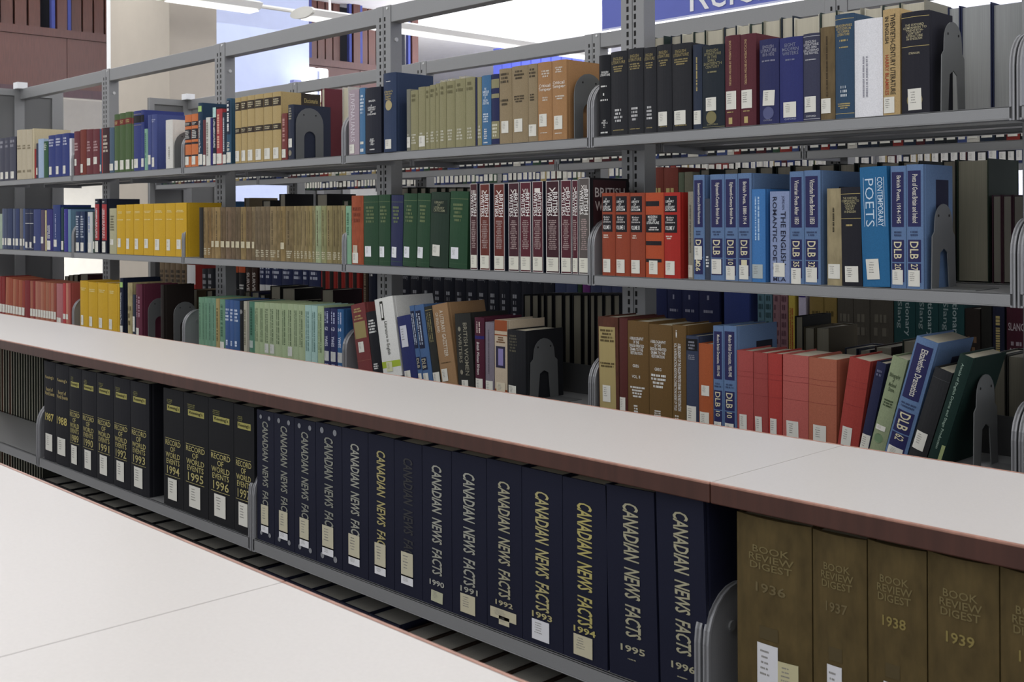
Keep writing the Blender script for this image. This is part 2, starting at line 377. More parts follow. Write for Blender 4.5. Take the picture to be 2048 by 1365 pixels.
def rng(dy,upx,bayx,label,levels,rear_levels,xend):
    r=empty('steel_bookcase',(0,DF+dy,0),label,'bookcase'); r.location=(0,0,0)
    yc0,yc1=2.63+dy,2.685+dy; top=H+.812
    for x in upx: upright(r,x,yc0,yc1,top)
    xs=[xend]+[u for u in upx]
    for i in range(len(xs)-1):
        G().box(xs[i]+(.09 if i else 0),xs[i+1],yc0+.003,yc1-.003,top-.066,top-.002).out('top_rail',mat(STEEL,'steel'),r,.002)
        G().box(xs[i]+(.09 if i else 0),xs[i+1],yc0,yc1,.04,.12).out('base_rail',mat(STEEL,'steel'),r)
    for i in range(len(bayx)-1):
        for z in levels: shelf(r,bayx[i]+.006,bayx[i+1]-.006,DF+dy-.008,DF+dy+.225,z)
        for z in rear_levels: shelf(r,bayx[i]+.006,bayx[i+1]-.006,2.70+dy,2.925+dy,z,1)
    for i in range(len(bayx)-1):
        for z in levels[2:3]: G().box(bayx[i]+.1,bayx[i+1]-.02,2.655+dy,2.66+dy,z-.07,z+.085).out('back_stop',mat('4a4b4c','steel'),r)
    # end panel with two recessed fields
    e=G().box(xend-.03,xend-.012,2.36+dy,2.90+dy,0,top-.005).out('end_panel',mat(STD,'steel'),r)
    for a,b in((2.36,2.395),(2.60,2.66),(2.83,2.90)): G().box(xend-.012,xend,a+dy,b+dy,0,top-.005).out('panel_stile',mat(STEEL,'steel'),e)
    for z0 in(top-.045,.9): 
        for a,b in((2.395,2.60),(2.66,2.83)): G().box(xend-.012,xend,a+dy,b+dy,z0,z0+.04).out('panel_rail',mat(STEEL,'steel'),e)
    G().box(xend-.02,xend+.05,2.60+dy,2.66+dy,top-.003,top+.035).out('end_block',mat('e9ebee','paint'),r)
    return r
U1=[-5.904,-4.697,-3.469,-2.239,-1.04,.16]
rng(0,U1,BAYX,'long grey steel bookcase, nearest of the tall open ranges',[ZA,ZB,ZC,ZD,H-1.33],[ZA,ZB,ZC,ZD],-7.07)
b2=[-6.9,-5.70,-4.50]
X2=[Xat(x,ZA,DF+1.07) for x in(565,1107,1610)]
B2=[X2[0]-1.19,X2[0],(X2[0]+X2[1])/2 if X2[1]-X2[0]>1.8 else X2[0]+.001]
stepx=1.19; BX2=[X2[2]-stepx*k for k in range(4,-3,-1)]
BX2=[x for x in BX2 if x>-6.95]; BX2=[-6.95]+BX2 if BX2[0]+6.95>.3 else [-6.95]+BX2[1:]
rng(1.07,[x-.06 for x in BX2[1:]],BX2,'grey steel bookcase, second tall range behind the nearest one',[ZA,ZB,ZC,ZD],[ZB],-6.975)
rng(2.14,[x-.3 for x in BX2[2:]],[x-.3 for x in BX2[1:]],'grey steel bookcase, third and farthest tall range',[ZA-.02,ZB],[],-6.975)
# ---------------------------------------------------------------- blue sign on second range
sg=empty('reference_sign',(0,0,0),'blue sign board with white lettering above the second bookcase','sign')
sD=3.70; sx=atD(1204,60,sD).x; sz=H+.822
G().box(sx,sx+2.6,sD,sD+.02,sz,sz+.42).out('board',mat('6470cc','paint'),sg)
G().box(sx,sx+2.6,sD-.001,sD,sz-.006,sz+.002).out('bottom_edge',mat('c9cdf0','paint'),sg)
V0,F0=text_geo('Reference',0,0.)
tl=atD(1380,24,sD-.003); tr=atD(1700,-20,sD-.003)
obj('lettering',[(tl.x+.72*a,sD-.003,tl.z+.125*q) for a,q in V0],F0,mat('f2f2f6','paint'),sg)
# ---------------------------------------------------------------- low counters
CT=H-.38; LAM='cfcac6'
YF,YK,YN=1.322,1.695,.648
def counter(y0,y1,x0,xs,x1,label):
    r=empty('counter_top',(0,0,CT),label,'counter'); r.location=(0,0,0)
    for a,b in((x0,xs-.0008),(xs+.0008,x1)):
        o=G().box(a,b,y0+.005,y1-.005,CT-.028,CT).out('laminate_slab',mat(LAM,'laminate'),r)
        for ya_,yb_ in((y0,y0+.005),(y1-.005,y1)): G().box(a,b,ya_,yb_,CT-.030,CT+.0002).out('wood_edge',mat('4e2b20','wood'),o,.0018)
        for ya_,yb_ in((y0-.0004,y0+.0042),(y1-.0042,y1+.0004)): G().box(a,b,ya_,yb_,CT-.0035,CT+.0006).out('edge_highlight',mat('b07c68','wood'),o,.0012)  # highlight along the top edges, painted as a thin salmon strip
    return r
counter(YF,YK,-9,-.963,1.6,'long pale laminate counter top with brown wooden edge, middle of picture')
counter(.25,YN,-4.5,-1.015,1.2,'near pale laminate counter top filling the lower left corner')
ZM=H-.716; ZM2=H-1.06
low=empty('low_bookcase',(0,YF,0),'dark grey low bookcase under the middle counter top','bookcase'); low.location=(0,0,0)
MB=[Xat(x,ZM,1.345) for x in(83,511,1412)]; stp=MB[2]-MB[1]
MX=[MB[0]-2.4,MB[0]-1.2,MB[0],MB[1],MB[2],MB[2]+1.2,MB[2]+2.4]
BRM=bracket_mesh(.17,.16)
for i in range(len(MX)-1):
    for z in(ZM,ZM2): shelf(low,MX[i]+.006,MX[i+1]-.006,YF+.012,YK-.02,z,-1,True,BRM)
for x in MX:
    G().box(x-.02,x+.02,1.50,1.53,0,CT-.03).out('upright',mat('3a3a3b','steel'),low)
G().box(MX[2],MX[-1],1.515,1.52,.05,CT-.032).out('back_panel',mat('2a2a2b','steel'),low)
G().box(MX[0],MX[-1],YF+.04,YK-.02,0,.08).out('plinth',mat('2a2a2b','steel'),low)
low2=empty('low_bookcase',(0,0,0),'low steel bookcase hidden under the near counter top','bookcase')
for z in(ZM,ZM2): shelf(low2,-4.4,1.1,.29,.60,z,-1,False)
for x in(-4.4,-3.2,-2.,-.8,.4,1.1): G().box(x-.02,x+.02,.43,.46,0,CT-.028).out('upright',mat('3a3a3b','steel'),low2)
# ---------------------------------------------------------------- bookends
def bookend(x,D,zs,hh,wd,label,style=0):
    r=empty('bookend',(Xat(x,zs,DF)+.001,D,zs),label,'bookend'); n=10
    if style==0:
        P=[(wd,.002),(wd,hh-wd*.5)]+[(wd/2+wd/2*math.cos(a*math.pi/n),hh-wd*.5+wd/2*math.sin(a*math.pi/n)) for a in range(n+1)]+[(0,.002)]
        iw=wd*.42; ih=hh*.55
        Q=[(wd/2-iw/2,.002)]+[(wd/2-iw/2*math.cos(a*math.pi/n),ih-iw/2+iw/2*math.sin(a*math.pi/n)) for a in range(n+1)]+[(wd/2+iw/2,.002)]
        P=P+Q
    else:
        up=wd*.72; o=(wd-up)/2
        P=[(wd,.002),(wd-.004,hh*.62),(wd-o*.9,hh*.67),(wd-o,hh-up*.5)]+[(wd/2+up/2*math.cos(a*math.pi/n),hh-up*.5+up/2*math.sin(a*math.pi/n)) for a in range(1,n)]+[(o,hh-up*.5),(o*.9,hh*.67),(.004,hh*.62),(0,.002)]
        iw=wd*.22
        P+=[(wd/2-iw,.002),(wd/2-iw*.7,hh*.42),(wd/2,hh*.47),(wd/2+iw*.7,hh*.42),(wd/2+iw,.002)]
    G().prism(P,lambda p:(0,p[0],p[1]),lambda p:(.0022,p[0],p[1])).out('plate',mat('6a6c6c','steel'),r)
    G().box(.0,.10,.0,wd,.0,.0018).out('foot',mat('6a6c6c','steel'),r)
    for y in(.28,.72): G().cyl((.0015,wd*y,hh*.86),.003,.0015,'x',8).out('rivet_hole',mat('161616','paint'),r)
# ---------------------------------------------------------------- bookends in place
bookend(347,DF+.004,ZA,.165,.13,'dark arched bookend beside the white book, second bay top shelf')
bookend(589,DF+.006,ZA,.20,.125,'grey arched bookend after the tan dictionaries, third bay top shelf')
bookend(1142,DF+.012,ZA,.195,.13,'dark arched bookend after the tan paperbacks, fourth bay top shelf')
bookend(1876,DF+.01,ZA,.205,.12,'grey shouldered bookend beside black companion, right-hand bay top shelf',1)
bookend(1857,DF+.01,ZB,.19,.12,'grey shouldered bookend after blue volumes, right-hand bay middle shelf',1)
bookend(291,DF+.012,ZC,.19,.12,'dark arched bookend beside purple book, second bay lower shelf')
bookend(343,DF+.01,ZC,.185,.11,'dark arched bookend near shelf bracket, second bay lower shelf')
bookend(1053,DF+.012,ZC,.185,.125,'dark arched bookend after leaning books, fourth bay lower shelf',1)
bookend(1940,DF+.012,ZC,.205,.125,'dark shouldered bookend behind leaning green book, right-hand bay lower shelf',1)
# ---------------------------------------------------------------- book rows, nearest tall range
TAN='b39a63'; OLV='8f8a63'; NAVY='23283c'; LBL='5d7ba6'; DNV='2a2a5c'
def dlb(t,num='2',lab=(.04,.16),sub=True):
    d=[R(.50,.95,DNV,.1,.88),R(.215,.395,DNV,.1,.88),R(.05,.205,DNV,.1,.88),T(t,.53,.92,'d8d4c8','v',.42,.72),T('DLB',.24,.38,'d8cfa8','v',.25,.75,0,.012),T(num,.15,.2,'d8cfa8','v',.3,.72),p(.42,.47,'3a4a70',2)]
    if lab: d.append(s(lab[0],lab[1],.12,.82))
    return d
A=[]
A+=seq([0,10,20,32],277,274,'474858','slate cloth book with small white sticker',[s(.04,.2,.3,.8),p(.75,.95,'9a9aa5',2)])
A+=seq([34.5,45,54.5,65],260,259,'b9ad92','cream cloth volume',[p(.6,.7,'8a7d62',2),p(.12,.2,'8a7d62',1)])
A+=[(65.5,69,257,'c2b491','tall cream book behind small books',[],{'dep':.2}),(69.5,72.5,298,'a02a2a','thin red book',[]),(73,76.5,287,'3a3f55','thin slate book',[s(.1,.3)]),(77,88,278,'9db3cf','light blue book',[]),(88,97,283,'2f5a3c','green book',[p(.75,.95,'cfd6c8',4)])]
A+=seq([97.5,111,125,139],271,267,'2c3a80','bright blue volume with narrow sticker',[s(.06,.25,.2,.62),p(.72,.92,'c9cde0',3)])
A+=[(139.5,144,277,'d8d8dc','thin white book',[])]
A+=[(149,160,263,'6e3038','maroon volume',[s(.22,.37,.2,.62),p(.55,.75,'c4a0a0',3)]),(161,173,259.5,'7c3226','plain red-brown volume',[s(.05,.24,.15,.6)]),(173.5,186,259,'6e2e34','maroon volume',[s(.2,.36,.2,.75),p(.5,.75,'c4a0a0',4)]),(186.5,199.5,258.5,'6e2e34','maroon volume',[s(.22,.38,.2,.75),p(.5,.75,'c4a0a0',4)]),
(200,203.5,258,'2c5a78','thin teal book',[s(.05,.2)]),(204,219,256,'3f2126','dark maroon book with red edge',[R(0,1,'d0453c',0,.2),p(.45,.85,'cfc2b0',5,'h',.3,.9)]),(219.5,229,255.5,'4a6076','slate blue book',[s(.05,.2)])]
A+=seq([229.5,240,251.5,263.5],229,224,'4a6338','green cloth volume with red title panel',[R(.8,.9,'7a2a24'),s(.04,.2,.15,.8),p(.82,.88,GOLD,2)])
A+=[(264,268,224,'4a6338','thin green book with red panel',[R(.8,.9,'7a2a24'),s(.04,.2)]),(268,283,222,'333e82','blue volume with black title band',[R(.8,.92,'15151c'),s(.05,.2,.1,.7),R(.76,.765,GOLD),R(.94,.945,GOLD)]),(283,289,220,'333e82','tall blue volume with black title band',[R(.8,.92,'15151c'),s(.06,.2,.1,.9)],{'dep':.2}),
(289.5,296,258,'7fae96','slim pale green book',[p(.3,.9,'4a7a66',1,'v')]),(296.5,303.5,230,'434f8c','slim blue book',[s(.1,.27)]),(304,314,229,'434f8c','broad blue book',[s(.05,.22,.1,.7),p(.85,.92,'aab0d0',2)],{'dep':.19}),(332,346,240,'d6d4cc','white book beside bookend',[p(.2,.45,'9a978c',1,'v',.5,.75)])]
def orb(): return [R(.78,.86,'26242c'),R(.52,.72,'26242c'),R(.43,.47,'26242c'),R(.2,.23,'26242c'),p(.795,.845,'c8c2b8',2),p(.54,.7,'d8d4cc',5),s(.04,.2,.1,.75)]
A+=[(370.5,383,230,'d2703a','orange volume with black bands',orb()),(383.5,396.5,228,'d2703a','orange volume with black bands',orb()),
(397,406,206,'1f3a54','tall navy book with lime sticker',[('S',.1,.9,.86,.95,0,'a8d070'),T('World Literature and Its Times',.22,.72,WH,'v',.3,.7),s(.02,.19,.05,.95)],{'dep':.2}),(406.5,412,240,'6a3038','slim maroon book',[s(.02,.24,.05,.95)]),(412.5,421,235,'cfcfc6','slim white book',[p(.2,.9,'8a8a80',1,'v')]),(421.5,426,236,'2a2470','slim indigo book',[]),
(426.5,433,214,'1f2836','dark book with cyan top sticker',[('S',0,1,.82,.99,0,'b6e0d8'),T('LATIN AMERICAN THEATRE',.3,.78,WH,'v',.2,.8),s(.02,.2,.05,.95)],{'dep':.19}),(433.5,445,218,'b23a3e','red book',[p(.3,.9,'e0a890',1,'v'),s(.02,.2,.05,.95)]),(445.5,453,225,'22303f','dark navy book',[p(.25,.9,'b8c0c8',1,'v'),s(.02,.19,.05,.95)]),(453.5,463,197,'31546e','teal blue book',[R(.45,.97,'1c2c44',.1,.9),p(.5,.95,WH,1,'v'),T('DLB',.2,.33,'e0dcc8','v'),s(.02,.18,.05,.95)],{'dep':.18})]
def dicc(): return [R(.80,.93,'3a2f26'),R(.45,.54,'3a2f26'),p(.82,.91,'c8bc98',3),p(.47,.52,'c8bc98',2),s(.03,.19,.15,.8)]
tb=[471,483,495.3,510.5,528,546,563]
for i in range(6): A.append((tb[i],tb[i+1]-.5,196-2.4*i,TAN,'tan dictionary volume with dark bands',dicc(),dict(dep=.185,cover_items=[('R',.5,.98,.62,1,'3b332c'),('T','Diccionario',.58,.92,.86,.93,GOLD)]) if i==5 else {}))
A+=[(564,575.5,227,'7c3a38','small red-brown book',[s(.05,.23,.1,.8),p(.4,.9,'b88880',1,'v')]),(577,588,209.5,'2d3346','dark navy book with gilt rules',[p(.72,.95,'a8a28a',5),s(.22,.38,.15,.8),('C',.45,.12,.3,'8a8470')],{'dep':.17}),
(698,719,180,'a896a0','lavender book with white upright lettering',[T('JUVENALIANUS',.2,.95,'d6ccd4','v',.2,.7),s(.02,.16,.15,.65)]),(720,731,176,'4878a4','blue book with white lettering',[p(.6,.9,'cfdce8',6),p(.02,.1,WH,1),s(.15,.19,.2,.8)]),(731.5,763,175,'1f2230','black book with white spine lettering',[T('BAUGH',.78,.81,WH,'h',.3,.7),T('A\nLITERARY\nHISTORY\nOF\nENGLAND',.58,.74,WH,'h',.2,.75),T('REF\nPR83\nB3\n1967',.12,.22,WH,'h',.35,.65),p(.04,.07,WH,1,'h',.3,.7)],{'sb':-.012}),
(768,793,146,'2c3c5c','tall navy guide with gold emblem',[T("A Reader's\nGuide for\nEnglish\nStudies",.66,.78,GOLD,'h',.1,.8),('C',.5,.59,.26,'b0a070'),s(.04,.16,.2,.7),p(.885,.9,WH,1,'h',.25,.7)],{'dep':.165,'sb':-.008})]
ob=[814,822,837.5,852,860.5,872,879.5,893.5,911,932,951]; ot=[178.5,181,174,173,170,167,164.5,162,158,155]
for i in range(10): A.append((ob[i],ob[i+1]-.4,ot[i],OLV if i else '7a7a6c','olive green cloth volume',[p(.1,.28,'c9c6b2',4,'h',.2,.8)]+([s(.05,.22,.15,.95)] if i in(0,2) else [p(.8,.95,'6f6a48',2)])))
A+=[(951.5,955,155,'262c50','thin navy book',[]),(955.5,964,154,OLV,'slim olive book between blue books',[p(.1,.3,'c9c6b2',4)]),(964.5,983,151,'3f6f9c','blue book with white spine lettering',[T('THE\nCAMBRIDGE\nHISTORY\nOF\nENGLISH\nLITERATURE',.58,.82,'d8e4ee','h',.15,.85),p(.32,.46,'d8e4ee',4),p(.08,.24,WH,5,'h',.3,.7),p(.02,.05,WH,1)]),(983.5,999,148.5,'262c58','navy book with olive bands',[R(.8,.93,OLV),R(.66,.72,OLV),R(.08,.33,OLV),p(.1,.3,'d8d4bc',4)]),
(999.5,1024.5,137.5,'93805f','drab tan volume with dark print',[p(.8,.95,'4a4030',3),p(.5,.6,'4a4030',2),s(.14,.3,.25,.8)]),(1024.8,1057,132,'93805f','drab tan volume with dark print',[p(.82,.95,'4a4030',3),p(.52,.62,'4a4030',3),s(.14,.31,.2,.72)]),(1057.3,1076,128,'93805f','drab tan volume with dark print',[p(.82,.95,'4a4030',3),p(.52,.62,'4a4030',3),s(.07,.22,.1,.9)]),
(1076.5,1104.5,124.5,'a87a4c','orange-tan volume with white title',[T('Critical\nTemper',.62,.72,'e6e0d6','h',.1,.98),p(.8,.9,'d8cfc0',3,'h',.3,.95),p(.5,.56,'d8cfc0',2,'h',.3,.9),s(.18,.34,.15,.72),p(.09,.11,'d8cfc0',1)]),(1105,1134,120.5,'a87a4c','orange-tan volume with white title',[T('Critical\nTemper',.64,.74,'e6e0d6','h',.05,.95),p(.84,.92,'d8cfc0',3,'h',.25,.85),p(.5,.56,'d8cfc0',2,'h',.3,.9),s(.13,.3,.2,.78),p(.07,.09,'d8cfc0',1)],{'dep':.16})]
def blk(i): 
    d=[T('ENGLISH\nLITERATURE',.85,.93,'9a8a58','h',.1,.9),p(.75,.83,'9a8a58',3),p(.05,.07,'9a8a58',1)]
    d+= [p(.15,.32,'c4c4c4',4,'h',.25,.75)] if i<3 else [s(.07,.23,.15,.75)]
    return d
A+=[(1199,1222,110.5,'17191f','black volume with white lettering',[T('ENGLISH\nLITERATURE',.74,.8,WH,'h',.2,.98),p(.6,.63,WH,1),T('I',.5,.53,WH,'h',.45,.55),p(.43,.46,WH,1),T('REF\nPR401.2\nE5\nv.1',.1,.2,WH,'h',.3,.8),p(.03,.06,WH,1)])]
for i,(a,b,y) in enumerate([(1222.5,1256,103),(1256.5,1288,97),(1288.5,1314,95),(1314.5,1344.5,89.5),(1345,1384,87)]): A.append((a,b,y,'26272c','black cloth volume with gilt lettering',blk(i)))
A+=[(1387,1405,89,'2a3448','slim navy book with gold upright lettering',[p(.45,.85,GOLD,1,'v',.35,.65),s(.06,.22,.1,.9)]),(1405.5,1450,90,'1f2831','dark navy book with gilt title and emblem',[T('ENGLISH\nLITERATURE\nIN THE\nEARLY\nEIGHTEENTH\nCENTURY',.72,.95,'8f8860','h',.1,.9),p(.66,.69,'8f8860',1),s(.21,.37,.2,.68),('C',.45,.13,.24,'7f774e'),T('OXFORD',.035,.055,'8f8860','h',.25,.75),R(.015,.02,'8f8860')]),
(1451,1481,71,'5c2630','maroon encyclopedia volume',[T('ENCYCLOPEDIA OF BRITISH WRITERS',.45,.94,'c0a070','v',.35,.5),s(.19,.39,.1,.8),p(.15,.17,GOLD,1,'h',.1,.7),('R',.3,.55,.03,.1,GOLD)]),(1481.5,1513,68,'5c2630','maroon encyclopedia volume',[T('ENCYCLOPEDIA OF BRITISH WRITERS',.45,.94,'c0a070','v',.35,.5),s(.19,.39,.1,.8),p(.15,.17,GOLD,1,'h',.1,.8),('R',.3,.55,.03,.1,GOLD)],{'dep':.17}),
(1520,1559,78.5,'2b2f60','navy blue volume with round emblem',[T('ENGLISH\nLITERATURE\n1815-1832',.8,.93,'8a8aa0','h',.1,.9),p(.73,.76,'8a8aa0',1),s(.22,.4,.2,.8,.06),('C',.5,.13,.28,'555a86'),T('OXFORD',.035,.055,'8a8aa0','h',.25,.7)]),(1560,1607,74.5,'2c3272','blue volume with faded title',[T('EIGHT\nMODERN\nWRITERS',.79,.93,'7a7e98','h',.15,.85),p(.72,.75,'7a7e98',1),s(.06,.24,.2,.75),T('OXFORD',.03,.05,'a0a4c0','h',.25,.75)]),
(1607.5,1641,67,'3a3c54','slate volume with white rules',[R(.965,.97,'c0c0c8'),T('ENGLISH\nLITERATURE\n1832-1890\nEXCLUDING\nTHE NOVEL',.76,.92,'c4c4c8','h',.05,.95),p(.69,.71,'c4c4c8',1),s(.1,.28,.1,.8),T('OXFORD',.045,.065,'c4c4c8','h',.2,.8),R(.02,.025,'c0c0c8')]),(1642,1671,54,'6c5a3c','brown worn book with dark upright title',[p(.25,.9,'42341f',1,'v',.4,.62),s(.07,.23,.05,.75)],{'kind':'old'}),
(1671.5,1709.5,28,'2f4a66','blue book with gold rules',[R(.95,.955,GOLD),T('BIBLIOGRAPHIES\nOF STUDIES IN\nVICTORIAN\nLITERATURE',.79,.9,GOLD,'h',.05,.92),p(.73,.76,GOLD,1),p(.67,.69,GOLD,1),p(.2,.32,'b8c0c8',3,'h',.25,.75),p(.09,.15,GOLD,3),R(.045,.05,GOLD)],{'dep':.165}),(1710,1766.5,38,'e2e2e6','plain white book',[p(.2,.62,'9a9aa4',2,'v',.3,.55)]),(1767,1801,18,'b89a66','tan book with black and red title',[T('TWENTIETH-CENTURY LITERATURE',.19,.95,'2a2620','v',.5,.78),T('IN ENGLISH',.68,.93,'2a2620','v',.15,.4),T('HARRY BLAMIRES',.19,.57,'b0482c','v',.15,.4),s(.02,.17,.05,.72)]),(1804,1860,23,'22222c','thick black companion with gilt title',[R(.945,.95,GOLD),T('THE OXFORD\nCOMPANION TO\nTWENTIETH-\nCENTURY\nLITERATURE\nIN ENGLISH',.72,.88,'b8ae88','h',.08,.92),R(.655,.66,GOLD),T('STRINGER',.58,.6,'b8ae88','h',.3,.7),('C',.5,.13,.28,'8a7c4c'),s(.03,.24,.28,.76,-.03)],{'dep':.115})]
row(A,DF,ZA,'top shelf')
# ---- middle shelf
B=[(0,5,428,'9fb09a','thin pale green book',[])]
for a,b,c,st in((5,9.5,'56607c',1),(10,14.5,'4c5570',1),(15,25.5,'323e62',1),(26.5,31,'56607c',1),(31.5,39,'33406a',1),(40,46,'6c6a6c',1),(46.5,50.5,'4a5a86',1)): B.append((a,b,417.5,c,'blue-grey book with white sticker',[s(.1,.27,.15,.85)]))
B+=[(51,59,419,'2a3150','navy book with white rules',[R(.9,.905,WH),R(.65,.66,WH),R(.05,.055,WH),s(.06,.2,.1,.75)]),(59.5,67,419,'2a3150','navy book with white rules',[R(.9,.905,WH),R(.65,.66,WH),R(.05,.055,WH),s(.06,.2,.1,.75)]),(67.5,82,419,'36427a','broad blue book',[s(.18,.34,.05,.4)]),(82.5,90,420,'57465e','mauve book',[s(.18,.34,.1,.8)]),(90.5,93.5,421,'c4b684','thin cream book',[]),
(94,106,419,'34307a','indigo book with white script',[p(.3,.62,WH,2,'v',.2,.7),s(.03,.25,.15,.75)]),(106.5,121,410,'2a3c7c','tall blue book with small lettering',[p(.3,.8,'b0b8d8',1,'v',.4,.6),s(.1,.25,.2,.65)]),(123,128,415,'1f4048','dark teal book',[s(.04,.24,.05,.9)]),(128.5,136,418,'3a3796','violet book',[p(.2,.9,'8a88c8',1,'v',.4,.6)]),(136.5,142,419,'6a90a8','pale blue book',[]),
(152,161,423,'26385c','navy book with white lines',[p(.35,.9,'c0cad8',9),s(.03,.24,.15,.85)]),(161.5,170,423,'26385c','navy book with white lines',[p(.35,.9,'c0cad8',9),s(.03,.24,.15,.85)]),(176,185.5,424.5,'c6cac8','white book with blue script',[p(.5,.9,'4a6ab0',1,'v',.3,.7),s(.02,.25,.15,.85)]),(186.5,190,424,'2c4438','thin dark green book',[s(.1,.28)]),
(190.5,199,398,'1d2438','tall navy book with red panel',[R(.24,.9,'b03236'),p(.28,.82,WH,2,'v',.2,.8),p(.93,.96,WH,1),s(.02,.22,.1,.85)],{'dep':.12}),(204.5,214,398,'1d2438','tall navy book with red panel',[R(.24,.9,'b03236'),p(.28,.82,WH,2,'v',.2,.8),p(.93,.96,WH,1),s(.02,.22,.1,.85)],{'dep':.17}),(219.5,233.5,417,'b0ac88','pale green-grey volume',[p(.5,.85,'7a765a',6),s(.2,.32,.2,.7)])]
yb_=[234,251.5,268,287,307.5,331.5,351,374]
for i in range(7): B.append((yb_[i],yb_[i+1]-.5,410-.7*i,'d2a214','yellow cloth volume with narrow white sticker',[s(.11+.03*(i%3==0),.32,.2,.6),p(.82,.87,'e4d48a',2),p(.68,.71,'e4d48a',1)],{'dep':.17} if i==6 else {}))
B+=[(399,406.5,415,'2a2825','thin dark book',[])]
bb=[380+v/4.876 for v in(135,175,210,245,300,350,405,445,497,550,605,640,690,737,783,850,883,935,1015,1043,1080,1115,1155,1195,1227,1283,1335,1395,1440,1475,1522)]
bc=['8f7448','86693f','8c7248','947a4c','6e5a40','75604a','6f5c45','6a5942','8a7348','705c42','7a684a','74644c','7a684c','74634a','8a7650','86724c','8c7548','7c6a46','8f7d52','8a784e','917f55','8c7a50','92804f','8a8058','94a078','8a8a5c','8a7c50','7e7048','86784e','8c8056']
for i in range(30):
    B.append((bb[i],bb[i+1]-.35,415-.13*i,bc[i],'old brown paper-covered volume',[p(.3,.92,'5a4a2e',1,'v',.35,.65)]+([s(.22,.34,.15,.85,0,'cfc4a0')] if 2<=i<=10 or i==16 else [p(.06,.2,'d0c8a8',4,'h',.1,.9)]),{'kind':'old','dep':.15}))
B+=[(692.5,703,412,'7fae8c','mint green volume beside bracket',[p(.5,.9,'4a7a5c',1,'v')]),
(704,727.5,391.5,'a04a2c','rust volume with white label',[s(.02,.17,.12,.65),s(.17,.28,.2,.6,0,'c9b8a0'),p(.6,.85,'86381f',3)],{'kind':'old'})]
def grn(i): return [s(.12,.27,.15,.6,-.02+.02*(i%3),'e6e8ec'),p(.6,.85,'6c7c50',5,'h',.2,.8),R(.9,.905,'6c7c50'),R(.06,.065,'3c5a3c')]
B+=[(728,757.5,391,'26492f','dark green cloth volume',grn(0)),(758,781,389.5,'26492f','dark green cloth volume',grn(1)),(781.5,805,391,'2a2f56','navy cloth volume among green ones',grn(2),{'lean':1.6}),(805.5,832,388,'26492f','dark green cloth volume',grn(1),{'lean':2.2}),(832.5,858.5,388,'26492f','dark green cloth volume',grn(2),{'lean':2.6}),(859,896,386,'22382a','dark green cloth volume',[('R',.1,.9,.72,.9,'1c2c22'),T('LIBRARY\nOF\nLITERARY\nCRITICISM',.74,.88,'8f9070','h',.2,.8),s(.15,.3,.2,.62)],{'lean':2.8}),(898,934,384,'234a2e','dark green cloth volume',grn(0),{'lean':2.4})]
def bw(n,c): return [R(0,1,'d0ccc8',.03,.97),R(.006,.994,c,.07,.93),T(n,.88,.925,'e4dcd4','h',.25,.75),T('BRITISH',.62,.88,'ece8e4','v',.52,.86,0,.01),T('WRITERS',.62,.88,'ece8e4','v',.14,.48,0,.01),p(.25,.58,'b09894',16,'h',.2,.8),s(.02,.17,.08,.9,0,'dedccb')]
for a,b,y,n,c in((941,956,367.5,'III','4a2428'),(960,981,368,'IV','6c2c22'),(988,1010.5,368,'V','6c2a22'),(1017,1040,366,'VI','461f28'),(1040.5,1063.5,364.5,'VII','5e1f2c'),(1065,1087.5,363,'I','561e2a'),(1092,1120.5,362,'V','401c24'),(1122,1144.5,360.5,'VI','561e2a'),(1145,1157,360.5,'V','561e2a')): B.append((a,b,y,'1d2334','maroon spine volume with bold white title',bw(n,c),{'dep':.17,'bulge':.001}))
B.append((1157.5,1181,356,'1b1a1e','grey spine volume with bold white title',bw('XII','5c5450'),{'dep':.172,'bulge':.001,'cover_items':[('R',.08,.92,.5,.98,'3c2226'),('T','BRITISH',.12,.88,.8,.9,'c8c0bc'),('T','WRITERS',.12,.88,.66,.76,'c8c0bc')]}))
def lol(i): return [R(.77,.96,'1c1a20',.05,.85),R(.53,.74,'1c1a20',.05,.85),T('A\nLIBRARY\nOF\nLITERARY\nCRITICISM',.785,.94,WH,'h',.1,.75),T('Modern\nBritish\nLiterature',.64,.72,'d8d4d0','h',.12,.75,.2),T('VOLUME '+('I','II','III','IV','V')[i],.56,.61,WH,'h',.12,.72),p(.45,.5,'e0d0c0',2,'h',.15,.6),s(.04,.2,.12,.72)]
for i,(a,b,c) in enumerate([(1205,1231,'9c4026'),(1231.5,1260.5,'9c4026'),(1261,1291,'9a4028')]): B.append((a,b,386,c,'brick red volume with black title blocks',lol(i)))
